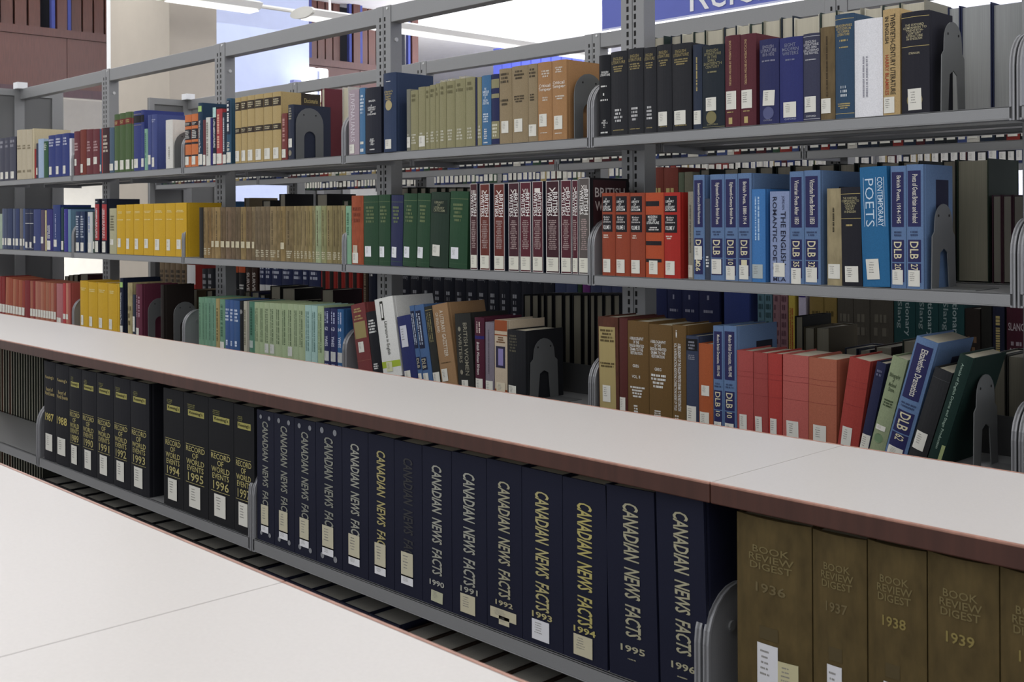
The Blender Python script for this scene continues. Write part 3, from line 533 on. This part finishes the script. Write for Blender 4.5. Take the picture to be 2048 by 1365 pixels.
B+=[(1292,1328.5,385.5,'bc4a24','orange volume with narrow black bands',[R(.84,.9,'1c1a20',.02,.8),R(.53,.74,'1c1a20',.02,.9),R(.38,.43,'1c1a20',.02,.9),R(.18,.22,'1c1a20',.02,.9),T('MODERN\nBRITISH\nLITERATURE',.63,.73,WH,'h',.1,.8),p(.55,.6,'d8d4d0',2),s(.04,.2,.25,.72)]),(1329,1361.5,385,'b4261e','bright red volume with black title blocks',lol(4),{'dep':.15}),(1377,1387.5,383.5,'8a8474','grey book with dark upright title',[T('OVERVIEW OF ENGLISH ROMANCE',.3,.85,'3a362c','v',.35,.65),s(.02,.16,.05,.9,0,'bfb9a8')]),
(1388,1410,350,LBL,'light blue volume with navy panels',dlb('Seventeenth-Century British Nondramatic',' ',(.19,.32))+[T('126',.08,.18,'d8cfa8','v',.25,.7,0,.02)]),(1411,1421,397.5,'3a4254','short slate book between blue volumes',[p(.15,.3,WH,4)],{'dep':.14}),(1421.5,1450,349,LBL,'light blue volume with navy panels',dlb('Eighteenth-Century British Poets','1',(.06,.2))),(1450.5,1476.5,348,LBL,'light blue volume with navy panels',dlb('Eighteenth-Century British Poets','10',(.01,.14))),(1477,1504,346.5,LBL,'light blue volume with navy panels',dlb('British Poets, 1880-1914','1',(.02,.15)),{'dep':.19,'cover_items':[('R',.45,.9,.6,.86,'1d1f3c')]}),
(1504.5,1531.5,378.5,'3a78bc','bright blue book with grey label',[p(.45,.92,'b0d0ee',2,'v',.25,.7),s(.04,.19,.05,.85,0,'a9b4b4')],{'dep':.16}),(1541,1580,383,'8494bc','pale lavender-blue book with large dark title',[T('THE ENGLISH',.2,.78,'20243c','v',.62,.85),T('ROMANTIC POETS',.14,.94,'20243c','v',.18,.42),T('JORDAN',.8,.95,'3a4060','v',.66,.8),T('MLA',.02,.065,'20243c','h',.2,.85),s(.07,.22,.22,.8)]),(1580.5,1609,343,LBL,'light blue volume with navy panels',dlb('Victorian Poets After 1850','35',(.0,.14))),(1609.5,1642,341,LBL,'light blue volume with navy panels',dlb('Victorian Poets Before 1850','32',(.02,.15)),{'dep':.19,'cover_items':[('R',.45,.9,.6,.86,'1d1f3c')]}),
(1655,1684.5,377,'9a8c68','beige worn book with black scrawl',[p(.55,.8,'3a3424',1,'v',.4,.62),s(.07,.22,.1,.9)],{'kind':'old'}),(1685,1725.5,375,'1f1f28','black companion with gilt title',[R(.93,.935,GOLD),T('THE OXFORD\nCOMPANION TO\nTWENTIETH\nCENTURY\nPOETRY\nIN ENGLISH',.74,.9,'a8a078','h',.1,.95),R(.68,.685,GOLD),p(.6,.63,GOLD,1,'h',.25,.7),s(.04,.2,.2,.85)],{'lean':-1.2}),(1726.5,1781,334,'20679c','broad blue book with large white title',[T('POETS',.5,.9,'c4d8ea','v',.22,.55,0,-.005),T('CONTEMPORARY',.5,.91,'c4d8ea','v',.68,.86),R(.5,.91,'c4d8ea',.62,.635),R(.5,.91,'c4d8ea',.145,.16),R(.5,.91,'c4d8ea',.89,.905),s(.06,.23,.2,.68,-.05)],{'lean':-1.6,'dep':.17}),(1782.5,1813.5,332,LBL,'light blue volume with navy panels',dlb('British Poets, 1914-1945','20',(.03,.15))),(1814,1848,329,LBL,'light blue volume with navy panels',dlb('Poets of Great Britain and Ireland','27',(.02,.15)),{'dep':.145,'cover_items':[('R',.42,.85,.6,.88,'1d1f3c')]})]
row(B,DF,ZB,'middle shelf')
# ---- lower shelf
C=[]
rb=[0,5,11,15.5,20.5,25.5,31,37,44,50]
for i in range(9): C.append((rb[i],rb[i+1]-.3,553+i*1.2,['8c2a28','8c2a28','b0664a','a85238','a04a34','b06a4c','a04c36','a8583c','9a3a30'][i],'thin rust-red volume with white sticker',[s(.12,.32,.05,.95)] ,{'lean':3} if i>1 else {}))
C+=[(50.5,60.5,561,'82262a','plain dark red volume',[])]
for i in range(10): C.append((61+i*5.2,66+i*5.2,562+i*.6,['a8604a','92302c','b0705a','a8604e','b06e54','a8583f','a86a4e','aa5c44','b07058','9c4636'][i],'thin salmon volume with white sticker',[s(.14,.32,.05,.95)]))
C+=[(113.5,126,568,'b0686a','pale red volume',[s(.05,.2,.1,.8)]),(126.5,132,567,'c03c40','bright red thin volume',[s(.18,.3,.05,.95)]),(132.5,137,567,'c47c66','pink thin volume',[s(.18,.3,.05,.95)]),(137.5,141.5,567,'b05048','dull red thin volume',[])]
for a,b,y in((161,177,562),(177,196,565),(196,216.5,566),(216.5,236,568)): C.append((a,b-.5,y,'d2a214','yellow cloth volume with narrow white sticker',[s(.1,.3,.2,.55),p(.8,.87,'e4d48a',2)]))
C+=[(236,239.5,568,'d2a214','thin yellow book',[]),(240.5,247,556.5,'161f38','tall navy book with lime sticker',[('S',.1,.95,.84,.93,0,'a8d070'),T('World Literature and Its Times',.2,.75,WH,'v',.3,.7),s(.02,.18,.05,.9)],{'dep':.19}),(256,265,566,'a89a6c','cream book with painted spine',[p(.2,.6,'6a5c34',3)],{'kind':'old'}),(266,271.5,590,'2c3448','short dark book with white sticker',[s(.15,.5)],{'dep':.13}),(272.5,284.5,569,'65283c','purple-red book',[p(.4,.8,'b08a98',2,'v'),s(.03,.2,.1,.65)],{'dep':.18}),(322,328,570,'241c18','dark book with painted cover',[],{'dep':.15})]
gb=[340+v/4.876 for v in(283,318,345,378,415,450)]
C+=seq(gb,595,597,['6f9c7c','6a9678','6c9a7c','68947a','6e9a80'],'mint green thin volume',[p(.2,.9,'3f6a50',1,'v',.3,.7)])
C[-5][5].append(s(.06,.2)) if False else None
C+=[(432.5,440,598,'a8945c','tan thin volume',[p(.2,.85,'6a5a30',1,'v')]),(440.5,451,599,'6a9678','green volume with white label',[s(.06,.2),p(.3,.9,'3f6a50',1,'v')])]
C+=seq([451,460.5,468.5,480],600,602,['3a5a94','3c5e98','35588e'],'blue volume with white lettering',[p(.6,.85,'d0dcf0',4),p(.15,.25,'d0dcf0',1,'v'),p(.04,.07,WH,1)])
C+=[(480.5,487.5,602,'15161a','black book with oval mark',[('C',.5,.8,.35,'8a8a8a')]),(488,495,603,'b0ac98','beige thin volume',[p(.2,.85,'7a765f',1,'v')]),(495.5,499,603,'8f8c80','grey thin book',[]),(499.5,510,604,'4c8068','teal volume',[p(.4,.9,'2a5a44',1,'v'),s(.17,.3,.1,.8,0,'a8b8b0')])]
lg=[340+v/4.876 for v in(828,877,925,977,1033,1092,1150,1208,1258,1320)]
C+=seq(lg,605,610,['a3b48a','a0b488','a5b68c','a3b58c'],'pale green yearbook',lambda i:[p(.3,.9,'5f7250',2,'v',.2,.8)]+([s(.12,.28,.1,.85,0,'c9ccc4')] if i in(2,3,6) else []))
C+=[(610.7,623.3,611,'a0c4bc','aqua yearbook',[p(.25,.9,'5a8078',2,'v',.2,.8)]),(623.7,635.5,612,'a0c4bc','aqua yearbook',[p(.25,.9,'5a8078',2,'v',.2,.8)]),(636,648.5,613,'a3b88c','pale green last yearbook',[p(.25,.9,'5f7250',2,'v',.2,.8)])]
def yw(n): return [T('YWES',.38,.55,'d0d4e8','v',.25,.7),T(n,.64,.7,'d0d4e8','h',.25,.75),p(.76,.95,'b0b8d8',2,'v'),s(.14,.3,.1,.85,0,'c0c2be'),p(.03,.1,'b0b8d8',3)]
C+=[(649,661.3,617,'272c5c','navy yearbook',yw('62')),(661.8,675,618,'272c5c','navy yearbook',yw('63')),(675.5,688,619,'2c5e94','blue yearbook',yw('64'))]
C+=[(718,747,612,'7c3636','red guide leaning left',[p(.87,.94,GOLD,2),R(.5,.74,'9a8a54',.1,.9),p(.76,.84,GOLD,2),s(.3,.45,.3,.68),R(.18,.182,'b08060')],{'lean':-11,'tx':-22}),(747.5,767,626,'191b22','black book leaning left',[p(.66,.88,WH,5,'h',.2,.9),p(.1,.2,WH,3,'h',.2,.8)],{'lean':-11,'tx':-24}),(768,806,601,'e2e2dc','white book leaning left with green band',[T('Literature in English',.28,.7,'55554e','v',.42,.62),R(.12,.2,'a8bf2c'),('R',.32,.5,.72,.96,'26261e'),R(.75,.93,'e2e2dc',.36,.46),s(.07,.19,.3,.62,0,'d6d8a8')],{'lean':-11,'tx':-30,'dep':.18}),
(810,838,635,'28306c','indigo book leaning left',[s(.52,.85,.2,.7,0,'d0d2dc'),s(.02,.16,.1,.6)],{'lean':-11,'tx':-28}),(838.5,848,612,'46689a','slim light blue volume leaning left',[R(.45,.93,'1c2442',.12,.9),R(.18,.34,'1c2442',.12,.9),p(.5,.9,'b8c4d8',2,'v'),T('DLB',.2,.32,'c8c0a0','v'),s(.0,.13)],{'lean':-11,'tx':-34}),(848.5,868,612,'46689a','light blue volume with navy panels leaning left',[R(.45,.93,'1c2442',.08,.72),R(.18,.34,'1c2442',.08,.72),p(.5,.9,'b8c4d8',2,'v',.12,.66),T('DLB',.2,.32,'c8c0a0','v',.15,.62),s(.0,.14,.1,.7)],{'lean':-11,'tx':-34,'dep':.17}),(869,884,614,'2b2c28','dark grey book with gold lettering, leaning',[R(.95,.955,GOLD),p(.55,.92,'8a8258',3,'v',.15,.85),s(.02,.17,.05,.95)],{'lean':-11,'tx':-35}),(885,917,612,'a07a52','tan gazetteer leaning left',[T('A LITERARY GAZETTEER',.36,.92,'d8ccb8','v',.52,.74),T('OF ENGLAND',.66,.9,'d8ccb8','v',.22,.42),p(.28,.3,'5a4428',1),s(.07,.22,.12,.55)],{'lean':-11,'tx':-32,'dep':.165}),
(918,950,629,'2a2b28','dark grey book with large grey title',[T('BRITISH WOMEN',.2,.88,'8f8a76','v',.58,.8),T('WRITERS',.36,.74,'8f8a76','v',.22,.44),('C',.33,.8,.1,'8f8a76'),('C',.33,.24,.1,'8f8a76'),s(.02,.14,.3,.7)],{'lean':-4.5,'tx':-12}),(951.5,970.5,636,'521b30','maroon encyclopedia with white script',[p(.8,.95,'d8c0b8',2,'v',.25,.75),R(.72,.76,'2a2470'),T('British Women Writers',.25,.68,'e4dcd8','v',.3,.6,.2),s(.03,.2,.1,.85)],{'lean':-.8}),(971.5,989,645,'7e7682','mauve-grey book',[p(.3,.9,'5c5460',1,'v',.4,.6),s(.02,.2,.1,.9)]),(990,1015,641,'c4b298','cream guide with orange top and figure picture',[R(.86,1,'9c4a24'),R(.8,.815,'9c4a24'),p(.7,.79,'7a5030',3),R(.38,.66,'2c2a44',.1,.85),R(.41,.63,'8a80b8',.3,.7),R(0,.1,'9c4a24'),s(.04,.19,.15,.85,0,'d8ccb0')],{'bulge':.001}),(1016,1052,661,'1f2024','black book with faint gilt title',[p(.68,.94,'5c5848',6,'h',.1,.6),s(.05,.2,.08,.55)])]
C+=[(1199,1239,635,'5c3426','battered brown book with torn yellow label',[R(.0,.9,'b09c62',.05,.88),p(.74,.88,'5a4a2a',4,'h',.12,.85),p(.48,.54,'5a4a2a',2,'h',.12,.85),s(.13,.3,.25,.65)],{'kind':'old','lean':-.8}),(1239.5,1256,637,'5c2a26','maroon slim volume',[s(.05,.2,.1,.8)]),(1256.5,1298.5,643,'6e5128','brown bibliography volume with white lettering',[T('A BIBLIOGRAPHY\nOF THE\nENGLISH PRINTED\nDRAMA TO THE\nRESTORATION',.66,.84,WH,'h',.12,.82),T('GREG',.53,.56,WH,'h',.3,.6),T('VOL. II',.42,.45,WH,'h',.25,.65),p(.22,.34,WH,4),p(.04,.15,WH,4,'h',.3,.6)]),(1299,1345,650,'6e5128','brown bibliography volume with white lettering',[T('A BIBLIOGRAPHY\nOF THE\nENGLISH PRINTED\nDRAMA TO THE\nRESTORATION',.66,.84,WH,'h',.08,.8),T('GREG',.53,.56,WH,'h',.3,.6),p(.35,.5,WH,4,'h',.1,.8),p(.04,.13,WH,4,'h',.25,.6)]),(1345.5,1373,651,'6e5128','brown volume with upright white lettering',[p(.88,.95,WH,1,'v',.3,.5),T('A BIBLIOGRAPHY OF THE ENGLISH PRINTED DRAMA TO THE RESTORATION',.15,.82,WH,'v',.5,.72),T('VOL. IV INTRODUCTION ADDITIONS CORRECTIONS INDEX OF TITLES',.15,.82,WH,'v',.2,.42),p(.03,.11,WH,3,'h',.2,.6)],{'dep':.16}),
(1373.5,1398,672.5,'36405a','slate volume with black panel',[R(.84,.97,'17171c',.02,.95),p(.85,.95,'8a8c98',3),p(.74,.8,'8a8c98',3),s(.04,.24,.05,.85)],{'dep':.15}),(1398.5,1427,688,'b0542a','orange volume',[s(.4,.52,.25,.8),s(.03,.21,.1,.78)]),(1427.5,1448,652.5,LBL,'light blue volume with navy panels',dlb('Modern British Dramatists, 1900-1945','10',(.0,.1)),{'dep':.18}),(1448.5,1474,652.5,LBL,'light blue volume with navy panels',dlb('Modern British Dramatists, 1900-1945','10',(.0,.1)),{'dep':.185,'cover_items':[('R',.48,.88,.55,.84,'1a1c2c')]})]
def red(i): return [s(.06,.26,.2,.68,-.03*(i%2),'d8d6cc'),R(.76,.763,'8c3030'),R(.7,.703,'8c3030'),R(.5,.503,'8c3030')]
for i,(a,b,y,c) in enumerate([(1475,1507,702,'b04a46'),(1507.5,1536.5,706,'a84440'),(1537,1565,708,'b43a34'),(1565.5,1617,711,'bc5a52'),(1617.5,1673,718,'b06046')]): C.append((a,b,y,c,'coral red cloth volume with ribbed spine',red(i),{'lean':.6 if i>2 else 0,'dep':.15}))
C+=[(1674,1716,722,'a83a32','red cloth volume leaning right',red(1),{'lean':9,'tx':22,'dep':.15}),(1717,1736,728,'272b4c','navy volume leaning right',[s(.03,.22,.05,.95),p(.85,.93,'6a6c88',2)],{'lean':12.5,'tx':36,'dep':.15}),(1737,1768,720,'8f9c76','pale green bibliography leaning right',[T('Bibliography\nof\nMedieval\nDrama',.66,.84,'3c4a30','h',.15,.85),p(.5,.58,'3c4a30',3),s(.26,.31,.1,.75),('C',.45,.18,.3,'6f8a64')],{'lean':15,'tx':44,'dep':.15}),(1769,1814,686,LBL,'light blue volume with navy panels leaning right',dlb('Elizabethan Dramatists','62',(.0,.09)),{'lean':16.2,'tx':64,'dep':.18,'cover_items':[('R',.5,.9,.6,.86,'1d1f3c')]}),(1815,1852,746,'2b2c2e','dark grey volume leaning right',[s(.13,.32,.1,.75),R(.9,.903,'55565a')],{'lean':17.5,'tx':54,'dep':.15}),(1853,1882,716,'16302a','dark green volume leaning right',[T('Annals of English Drama and Stage Production',.15,.93,'8fa898','v',.3,.55),s(.06,.2,.75,.98,0,'9aa86c')],{'lean':17.5,'tx':56,'dep':.17})]
row(C,DF,ZC,'lower shelf',vis=.8)
# ---- far-side volumes of the same range, fore-edges towards the camera
RA=[(642.5,650,177,'6a2a34'),(685.5,697,174,'c8c4bc')]
for a,b,y in((881,890,160),(897,905,157),(919,930,152)): RA.append((a,b,y,'c0bca8'))
ra=[1307,1331,1342,1365,1388,1413,1449,1475,1501,1528,1563,1589,1641,1676,1725,1730,1766,1803,1853]; ry=[73,71,70,66,62,58,53,49,46,39,33,32,23,19,17,14,8,3]
for i in range(len(ra)-1):
    if ra[i+1]-ra[i]>12: RA.append((ra[i],ra[i+1]-1.5,ry[i],['2a3a34','8f8c7c','26303c','c8c4b4'][i%4]))
row([(a,b,y,c,'book showing its page edges',None,{'pages':'cdc6b0'}) for a,b,y,c in RA],2.77,ZA,'far side, top shelf',dep=.15,rear=True,vis=.3)
row([(a,b,y,'20284a','large navy-bound volume showing grey pages',None,{'pages':'a3a6a6'}) for a,b,y in((1896,1921,13),(1922,1984,8),(1985,2050,3),(2051,2110,-4))],2.74,ZA,'far side, top shelf',dep=.18,rear=True)
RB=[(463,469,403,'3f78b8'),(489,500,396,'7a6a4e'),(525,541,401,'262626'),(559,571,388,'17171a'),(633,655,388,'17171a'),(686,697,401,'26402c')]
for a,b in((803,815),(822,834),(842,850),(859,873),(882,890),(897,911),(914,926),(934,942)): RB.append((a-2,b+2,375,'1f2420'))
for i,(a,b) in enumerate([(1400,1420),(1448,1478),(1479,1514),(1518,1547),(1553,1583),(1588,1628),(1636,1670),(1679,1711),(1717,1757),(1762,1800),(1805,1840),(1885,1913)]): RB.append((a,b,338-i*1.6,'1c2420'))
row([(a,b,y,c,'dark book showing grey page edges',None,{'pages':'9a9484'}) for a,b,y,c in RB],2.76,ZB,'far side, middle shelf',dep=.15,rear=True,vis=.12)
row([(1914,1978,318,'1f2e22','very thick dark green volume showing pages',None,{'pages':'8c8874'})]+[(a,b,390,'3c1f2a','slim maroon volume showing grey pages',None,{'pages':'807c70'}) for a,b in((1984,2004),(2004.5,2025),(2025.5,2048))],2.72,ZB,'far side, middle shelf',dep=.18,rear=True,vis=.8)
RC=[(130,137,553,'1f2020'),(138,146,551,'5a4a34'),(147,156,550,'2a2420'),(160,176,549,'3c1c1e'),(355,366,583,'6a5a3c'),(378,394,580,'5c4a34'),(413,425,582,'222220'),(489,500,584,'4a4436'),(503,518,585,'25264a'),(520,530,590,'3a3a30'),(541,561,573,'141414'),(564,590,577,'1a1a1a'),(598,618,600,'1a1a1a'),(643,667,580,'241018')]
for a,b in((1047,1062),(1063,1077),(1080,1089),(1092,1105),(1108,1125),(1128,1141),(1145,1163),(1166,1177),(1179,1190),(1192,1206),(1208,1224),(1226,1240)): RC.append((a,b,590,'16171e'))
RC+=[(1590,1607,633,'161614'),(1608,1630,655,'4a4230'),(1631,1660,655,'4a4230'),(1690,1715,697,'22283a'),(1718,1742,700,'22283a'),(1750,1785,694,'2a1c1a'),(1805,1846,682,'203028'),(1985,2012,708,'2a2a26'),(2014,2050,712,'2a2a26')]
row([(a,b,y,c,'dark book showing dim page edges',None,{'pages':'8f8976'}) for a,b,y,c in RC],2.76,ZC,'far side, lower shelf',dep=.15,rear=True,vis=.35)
# ---------------------------------------------------------------- second range, spines seen through the gaps
D2=DF+1.07
C2=[]
def add(bs,col,desc,dec=None,y=500): 
    for i in range(len(bs)-1): C2.append((bs[i],bs[i+1]-.6,y,col[i%len(col)] if isinstance(col,list) else col,desc,dec))
add([320,330,341,352,364,374],'6c583e','drab brown volume',[p(.5,.8,'2e261a',3)],520)
add([374.5,392],'b0332c','red and white box file',[R(.55,1,'d8d8d8')],530)
add([405,416,428],'22242c','black volume with grey rules',[p(.3,.9,'9a9aa0',4)],538)
add([463,478,492],'16171c','black dictionary with orange top and white lettering',[R(.86,1,'b8481e'),p(.5,.62,WH,2)],532)
add([493,504,516],'3a241c','brown volume with white upright lettering',[T('SURVEY OF',.2,.9,'d8d0c8','v')],536)
add([520,531,544,564,586,606,618,642],'26305a','navy catalogue volume',[p(.62,.84,'c8cfe0',3),R(.4,.52,'d8d8d8')],512)
add([643,657,674,689,704,720],'a82a22','red binder with black panel',[R(.45,.95,'1c1614',.25,.75)],514)
add([727,737],'3a2c22','dark brown volume',[p(.3,.9,'8a7a60',1,'v')],520)
add([738,752],'1d2236','navy volume beside upright',[p(.75,.9,WH,3)],520)
add([799+22.2*i for i in range(15)],'1c1e2a','dark dictionary volume with grey lettering',[T('English\nDictionary',.72,.86,'8a8c94','h',.15,.85),p(.3,.6,'9a9ca4',4,'h',.3,.7),p(.2,.24,'9a9ca4',1)],520)
add([1111,1133,1156],'3a4468','slate blue volume',None,540); add([1156.5,1165],'24402c','slim green volume',None,540); add([1166,1181],'6c2c78','purple volume',None,540); add([1182,1204,1225,1245],'3c4468','blue-grey volume',[p(.3,.5,'7a80a0',2)],540)
add([1306,1335],'2c3464','navy blue volume, shorter',None,560); add([1335.5,1365,1399,1440],'262c56','navy dictionary volume',[T('I',.7,.75,'9a9cb4','h',.45,.55),p(.55,.6,'9a9cb4',1)],545)
add([1449,1500],'34458c','thick bright blue volume',[s(.1,.3,.05,.35)],545); add([1516,1530.5,1546],'5c8494','pale teal volume',[p(.1,.9,'35565f',9)],552); add([1547,1562,1577],'9a7078','dusty pink volume',[p(.1,.9,'6a4450',9)],553)
add([1578,1591],'c8b040','yellow paperback with red script',[p(.2,.7,'b83a2a',2,'v')],560); add([1598,1613],'c8c0d8','white and purple paperback',[R(.8,.95,'3a2c88')],556)
add([1620,1649,1675],'8c7438','ochre volume',[p(.5,.8,'5a4a20',3)],585); add([1676,1708,1741,1788],'504b42','grey-brown volume',[p(.5,.8,'6c675a',2)],588)
add([1789,1832,1878,1930],'1f4a4c','teal dictionary volume with white upright lettering',[T('Dictionary',.48,.95,'a0b4b4','v',.52,.8),T('of Slang',.55,.95,'8aa0a0','v',.15,.42)],562)
add([1931,1962],'2c2420','dark brown short volume',[p(.2,.7,'7a5a40',4)],618); add([1963,1985],'242420','black short volume',[p(.1,.25,WH,3)],612); add([1986,2010],'20243c','navy short volume with gold upright lettering',[p(.3,.9,GOLD,1,'v')],614); add([2014,2056],'4c1c2c','maroon volume with white lettering',[T('SLANG',.7,.78,'c0b0b4','h',.1,.9),p(.4,.6,'a09098',3)],604)
row(C2,D2,ZC,'second range lower shelf',dep=.18,bays=False,vis=.35)
B2=[(1306,1328,335,'7a352a','faded red dictionary volume',[p(.3,.8,GOLD,4)]),(1328.5,1357,335,'7a352a','faded red dictionary volume',[p(.3,.8,GOLD,4)]),(1358,1369,345,'5a6450','grey-green volume',None),(1370,1386,344,'6c6a58','grey-green volume',None)]
row(B2,D2,ZB,'second range middle shelf',dep=.18,bays=False,vis=.3)
PAL=['1c2236','1c2236','26305e','17181c','2a3a70','c8c4b8','4c1c22','2c4a34','1f2a3c','8a2a24','b09a60','202428','3a4a80']
def fill(xa,xb,D,z,zrange,place,desc,seed,wmin=.026,wmax=.05):
    rd=random.Random(seed); x=Xat(xa,z,D); xe=Xat(xb,z,D); E=[]
    names={'1c2236':'navy','26305e':'blue','17181c':'black','2a3a70':'bright blue','c8c4b8':'cream','4c1c22':'maroon','2c4a34':'green','1f2a3c':'dark slate','8a2a24':'red','b09a60':'tan','202428':'charcoal','3a4a80':'mid-blue'}
    while x<xe:
        wd=rd.uniform(wmin,wmax); c=rd.choice(PAL); E.append((x,wd,rd.uniform(*zrange),c)); x+=wd+.0008
    cnt={}
    for e in E: cnt.setdefault(e[3],[]).append(e)
    for e in E:
        nm=names[e[3]]; L=cnt[e[3]]; i=L.index(e)
        lab=f"{nm} book with low white sticker, {ordw(i)} {nm} one from left, {place}"
        make_book('book',e[1],e[2],.17,e[3],[s(.05,.05+.18*rd.uniform(.8,1.2),.12,.85)],(e[0],D,z),lab,group=f"{nm} books, {place}",vis=.12)
fill(322,2060,D2,ZA,(.2,.235),'second range','',3)
fill(600,1640,DF+2.14,ZA-.02,(.2,.26),'third range','',5)
fill(1640,2060,DF+2.14,ZA-.02,(.2,.26),'third range right end','',6)
# ---------------------------------------------------------------- low bookcase under the counter
DM=YF+.018
K=[]
def kee(y,old=False):
    if old: return [T('Keesing\'s',.82,.86,GOLD,'h',.2,.9),T('Record of\nWorld Events',.66,.74,GOLD,'h',.15,.95),T(y,.4,.48,'bfae5c','h',.15,.9,0,.02),s(.1,.27,.2,.8)]
    return [R(.815,.865,'a8a050',.2,.85),T("Keesing's",.825,.858,'1a1a14','h',.26,.8),p(.872,.915,'77733e',3,'h',.18,.5),R(.575,.579,'b8ac68',.1,.85),T('RECORD\nOF\nWORLD\nEVENTS',.36,.565,'b8ac68','h',.12,.88),T(y,.275,.345,'b8ac68','h',.2,.82),R(.258,.262,'b8ac68',.1,.85),s(.06,.24,.25,.7)]
kx=[89,112,139,164.5,194,227.5,261.5]; ky=[724,730,737,743,749,757,765]
for i in range(7):
    y=str(1987+i); K.append((kx[i],(kx+[300])[i+1]-.5,ky[i],'15161d',f'black binder with gilt year {y}, {ordw(i)} from left',kee(y,i<2),{'name':'binder','cat':'binder','dep':.16,'bulge':.003}))
for i,(a,b,yy) in enumerate([(328,368,780),(368,418,790),(418,469,801),(469,510,812)]):
    y=str(1994+i); K.append((a,b-.5,yy,'121317',f'black binder with gilt year {y}, {ordw(i+7)} from left',kee(y),{'name':'binder','cat':'binder','dep':.16,'bulge':.001}))
cn=[515,549.5,590,633,685.5,738,790,846,905,975,1045.5,1127]; cy=[823,831,841,850,861,873,886,898,911,925,943,963]
CG=['8e8f82','8e8f82','8e8f82','8e8f82','a3a394','b0a468','3a3a3c','a3a394','a3a394','a8a384','b4aa70','b8ac60']
names=['with two rivets, beside the bracket','with rivets, second beside bracket','with rivets, third from bracket','with rivets and torn label, fourth from bracket','with white title, fifth from bracket','with gold title, sixth from bracket','with faded dark title, seventh from bracket']
for i in range(12):
    yr=str(1983+i); a=cn[i]; b=(cn+[1216])[i+1]
    d=[T('CANADIAN  NEWS  FACTS',.22 if i<5 else .2,.92-.004*i,CG[i],'v',.34,.68,.15,.02)]
    if i<4: d+=[('C',.25,.95,.07,'8a8c90'),('C',.75,.95,.07,'8a8c90'),('C',.25,.06,.07,'8a8c90'),('C',.75,.06,.07,'8a8c90')]
    if i<7: d+=[s(.12,.28,.25,.68,0,'c9c2a4'),s(.07,.13,.25,.68,0,'e4e4e6')]
    elif i==7: d+=[T(yr,.13,.165,'b0b0a4','h',.25,.75,0,.02),s(.03,.1,.3,.7,.05,'b8b898')]
    elif i==9: d+=[T(yr,.15,.18,'b0a884','h',.25,.75,0,.02),s(.07,.13,.1,.85,0,'c4bc9c'),s(.04,.09,.35,.65,0,'c4bc9c')]
    else: d+=[T(yr,.155,.19,CG[i],'h',.25,.75,0,.02),s(.03,.145,.25,.68,0,'dcdce0' if i==10 else 'c4bc9c')]
    desc='navy binder '+(names[i] if i<7 else f'dated {yr}, {ordw(i)} from bracket')
    K.append((a,b-.6,cy[i],'171a30',desc,d,{'name':'binder','cat':'binder','dep':.16,'bulge':.0}))
for a,b,yy,yr in((1220,1318,981,'1995'),(1322,1418,996,'1996')): K.append((a,b,yy,'171a30',f'leaning navy binder dated {yr}, {"last but one" if yr=="1995" else "last"} before bracket',[T('CANADIAN  NEWS  FACTS',.22,.92,'a8a384','v',.36,.68,.15,.02),T(yr,.14,.175,'a8a384','h',.25,.75,0,.02),p(.1,.11,'a8a384',1,'h',.35,.6)],{'name':'binder','cat':'binder','dep':.16,'bulge':0,'lean':-1.5}))
for a,b,yy,yr in((1476,1627,1040,'1936'),(1628,1737,1070,'1937'),(1738,1857,1092,'1938'),(1858,2002,1118,'1939'),(2003,2150,1150,'1940')):
    c='8a7a40' if yr in('1938','1939','1940') else '6c5e3c'
    K.append((a,b-1,yy,'584826',f'thick worn brown volume dated {yr}, {ordw(int(yr)-1936)} from bracket',[T('BOOK\nREVIEW\nDIGEST',.76,.87,'75673f','h',.2,.8),T(yr,.655,.70,c,'h',.3,.7,0,.015),s(.2,.42,.32,.6,0,'dadade'),s(.2,.36,.6,.85,0,'c4bc90'),R(.44,.5,'54472a',.35,.6)],{'kind':'old','dep':.165,'bulge':.008}))
row(K,DM,ZM,'shelf under the middle counter',bays=False)
# lower shelf: only the tops show
def lower(xs,hh,col,desc,nm='binder',kind='cloth'):
    n=len(xs)-1
    for i in range(n):
        X0=Xat(xs[i],ZM2+hh,DM+.02); X1=Xat(xs[i+1],ZM2+hh,DM+.02)
        make_book(nm,X1-X0-.002,hh,.155,col,None,(X0,DM+.02,ZM2),f"{desc}, {ordw(i)} of {n} from left, lowest visible shelf",cat=nm,group=desc+' on lowest visible shelf',kind=kind,pages='a8a498',bulge=.001,vis=.1)
lower([82,112,139,166,196,228,264,302,342,385,430,476,518],.268,'121317','black binder with only its top showing')
lower([520,570,622,680,738,800],.268,'171a30','navy binder with only its top showing')
lower([805,850,900,955,1010,1070,1130,1195,1262,1335],.26,'3a2c24','dark brown volume with only its top showing','book','old')
# thin volumes on the far side of the low bookcase, at the left
def thin(xa,xb,z,hh,place):
    xs=[xa+(xb-xa)*i/17 for i in range(18)]
    for i in range(17):
        X0=Xat(xs[i],z,1.55); X1=Xat(xs[i+1],z,1.55)
        make_book('book',max(X1-X0-.001,.006),hh,.11,['2a2622','4a2a20','24261f'][i%3 if i<6 else 2],None,(X1,1.55+.11,z),f"thin dark volume showing page edges, {ordw(i)} of 17 from left, {place}",group='thin volumes, '+place,flip=True,pages='d0cab0',vis=.4)
thin(-2,86,ZM,.29,'left end under the counter'); thin(-2,86,ZM2,.29,'lowest shelf under the counter')
finish_books()
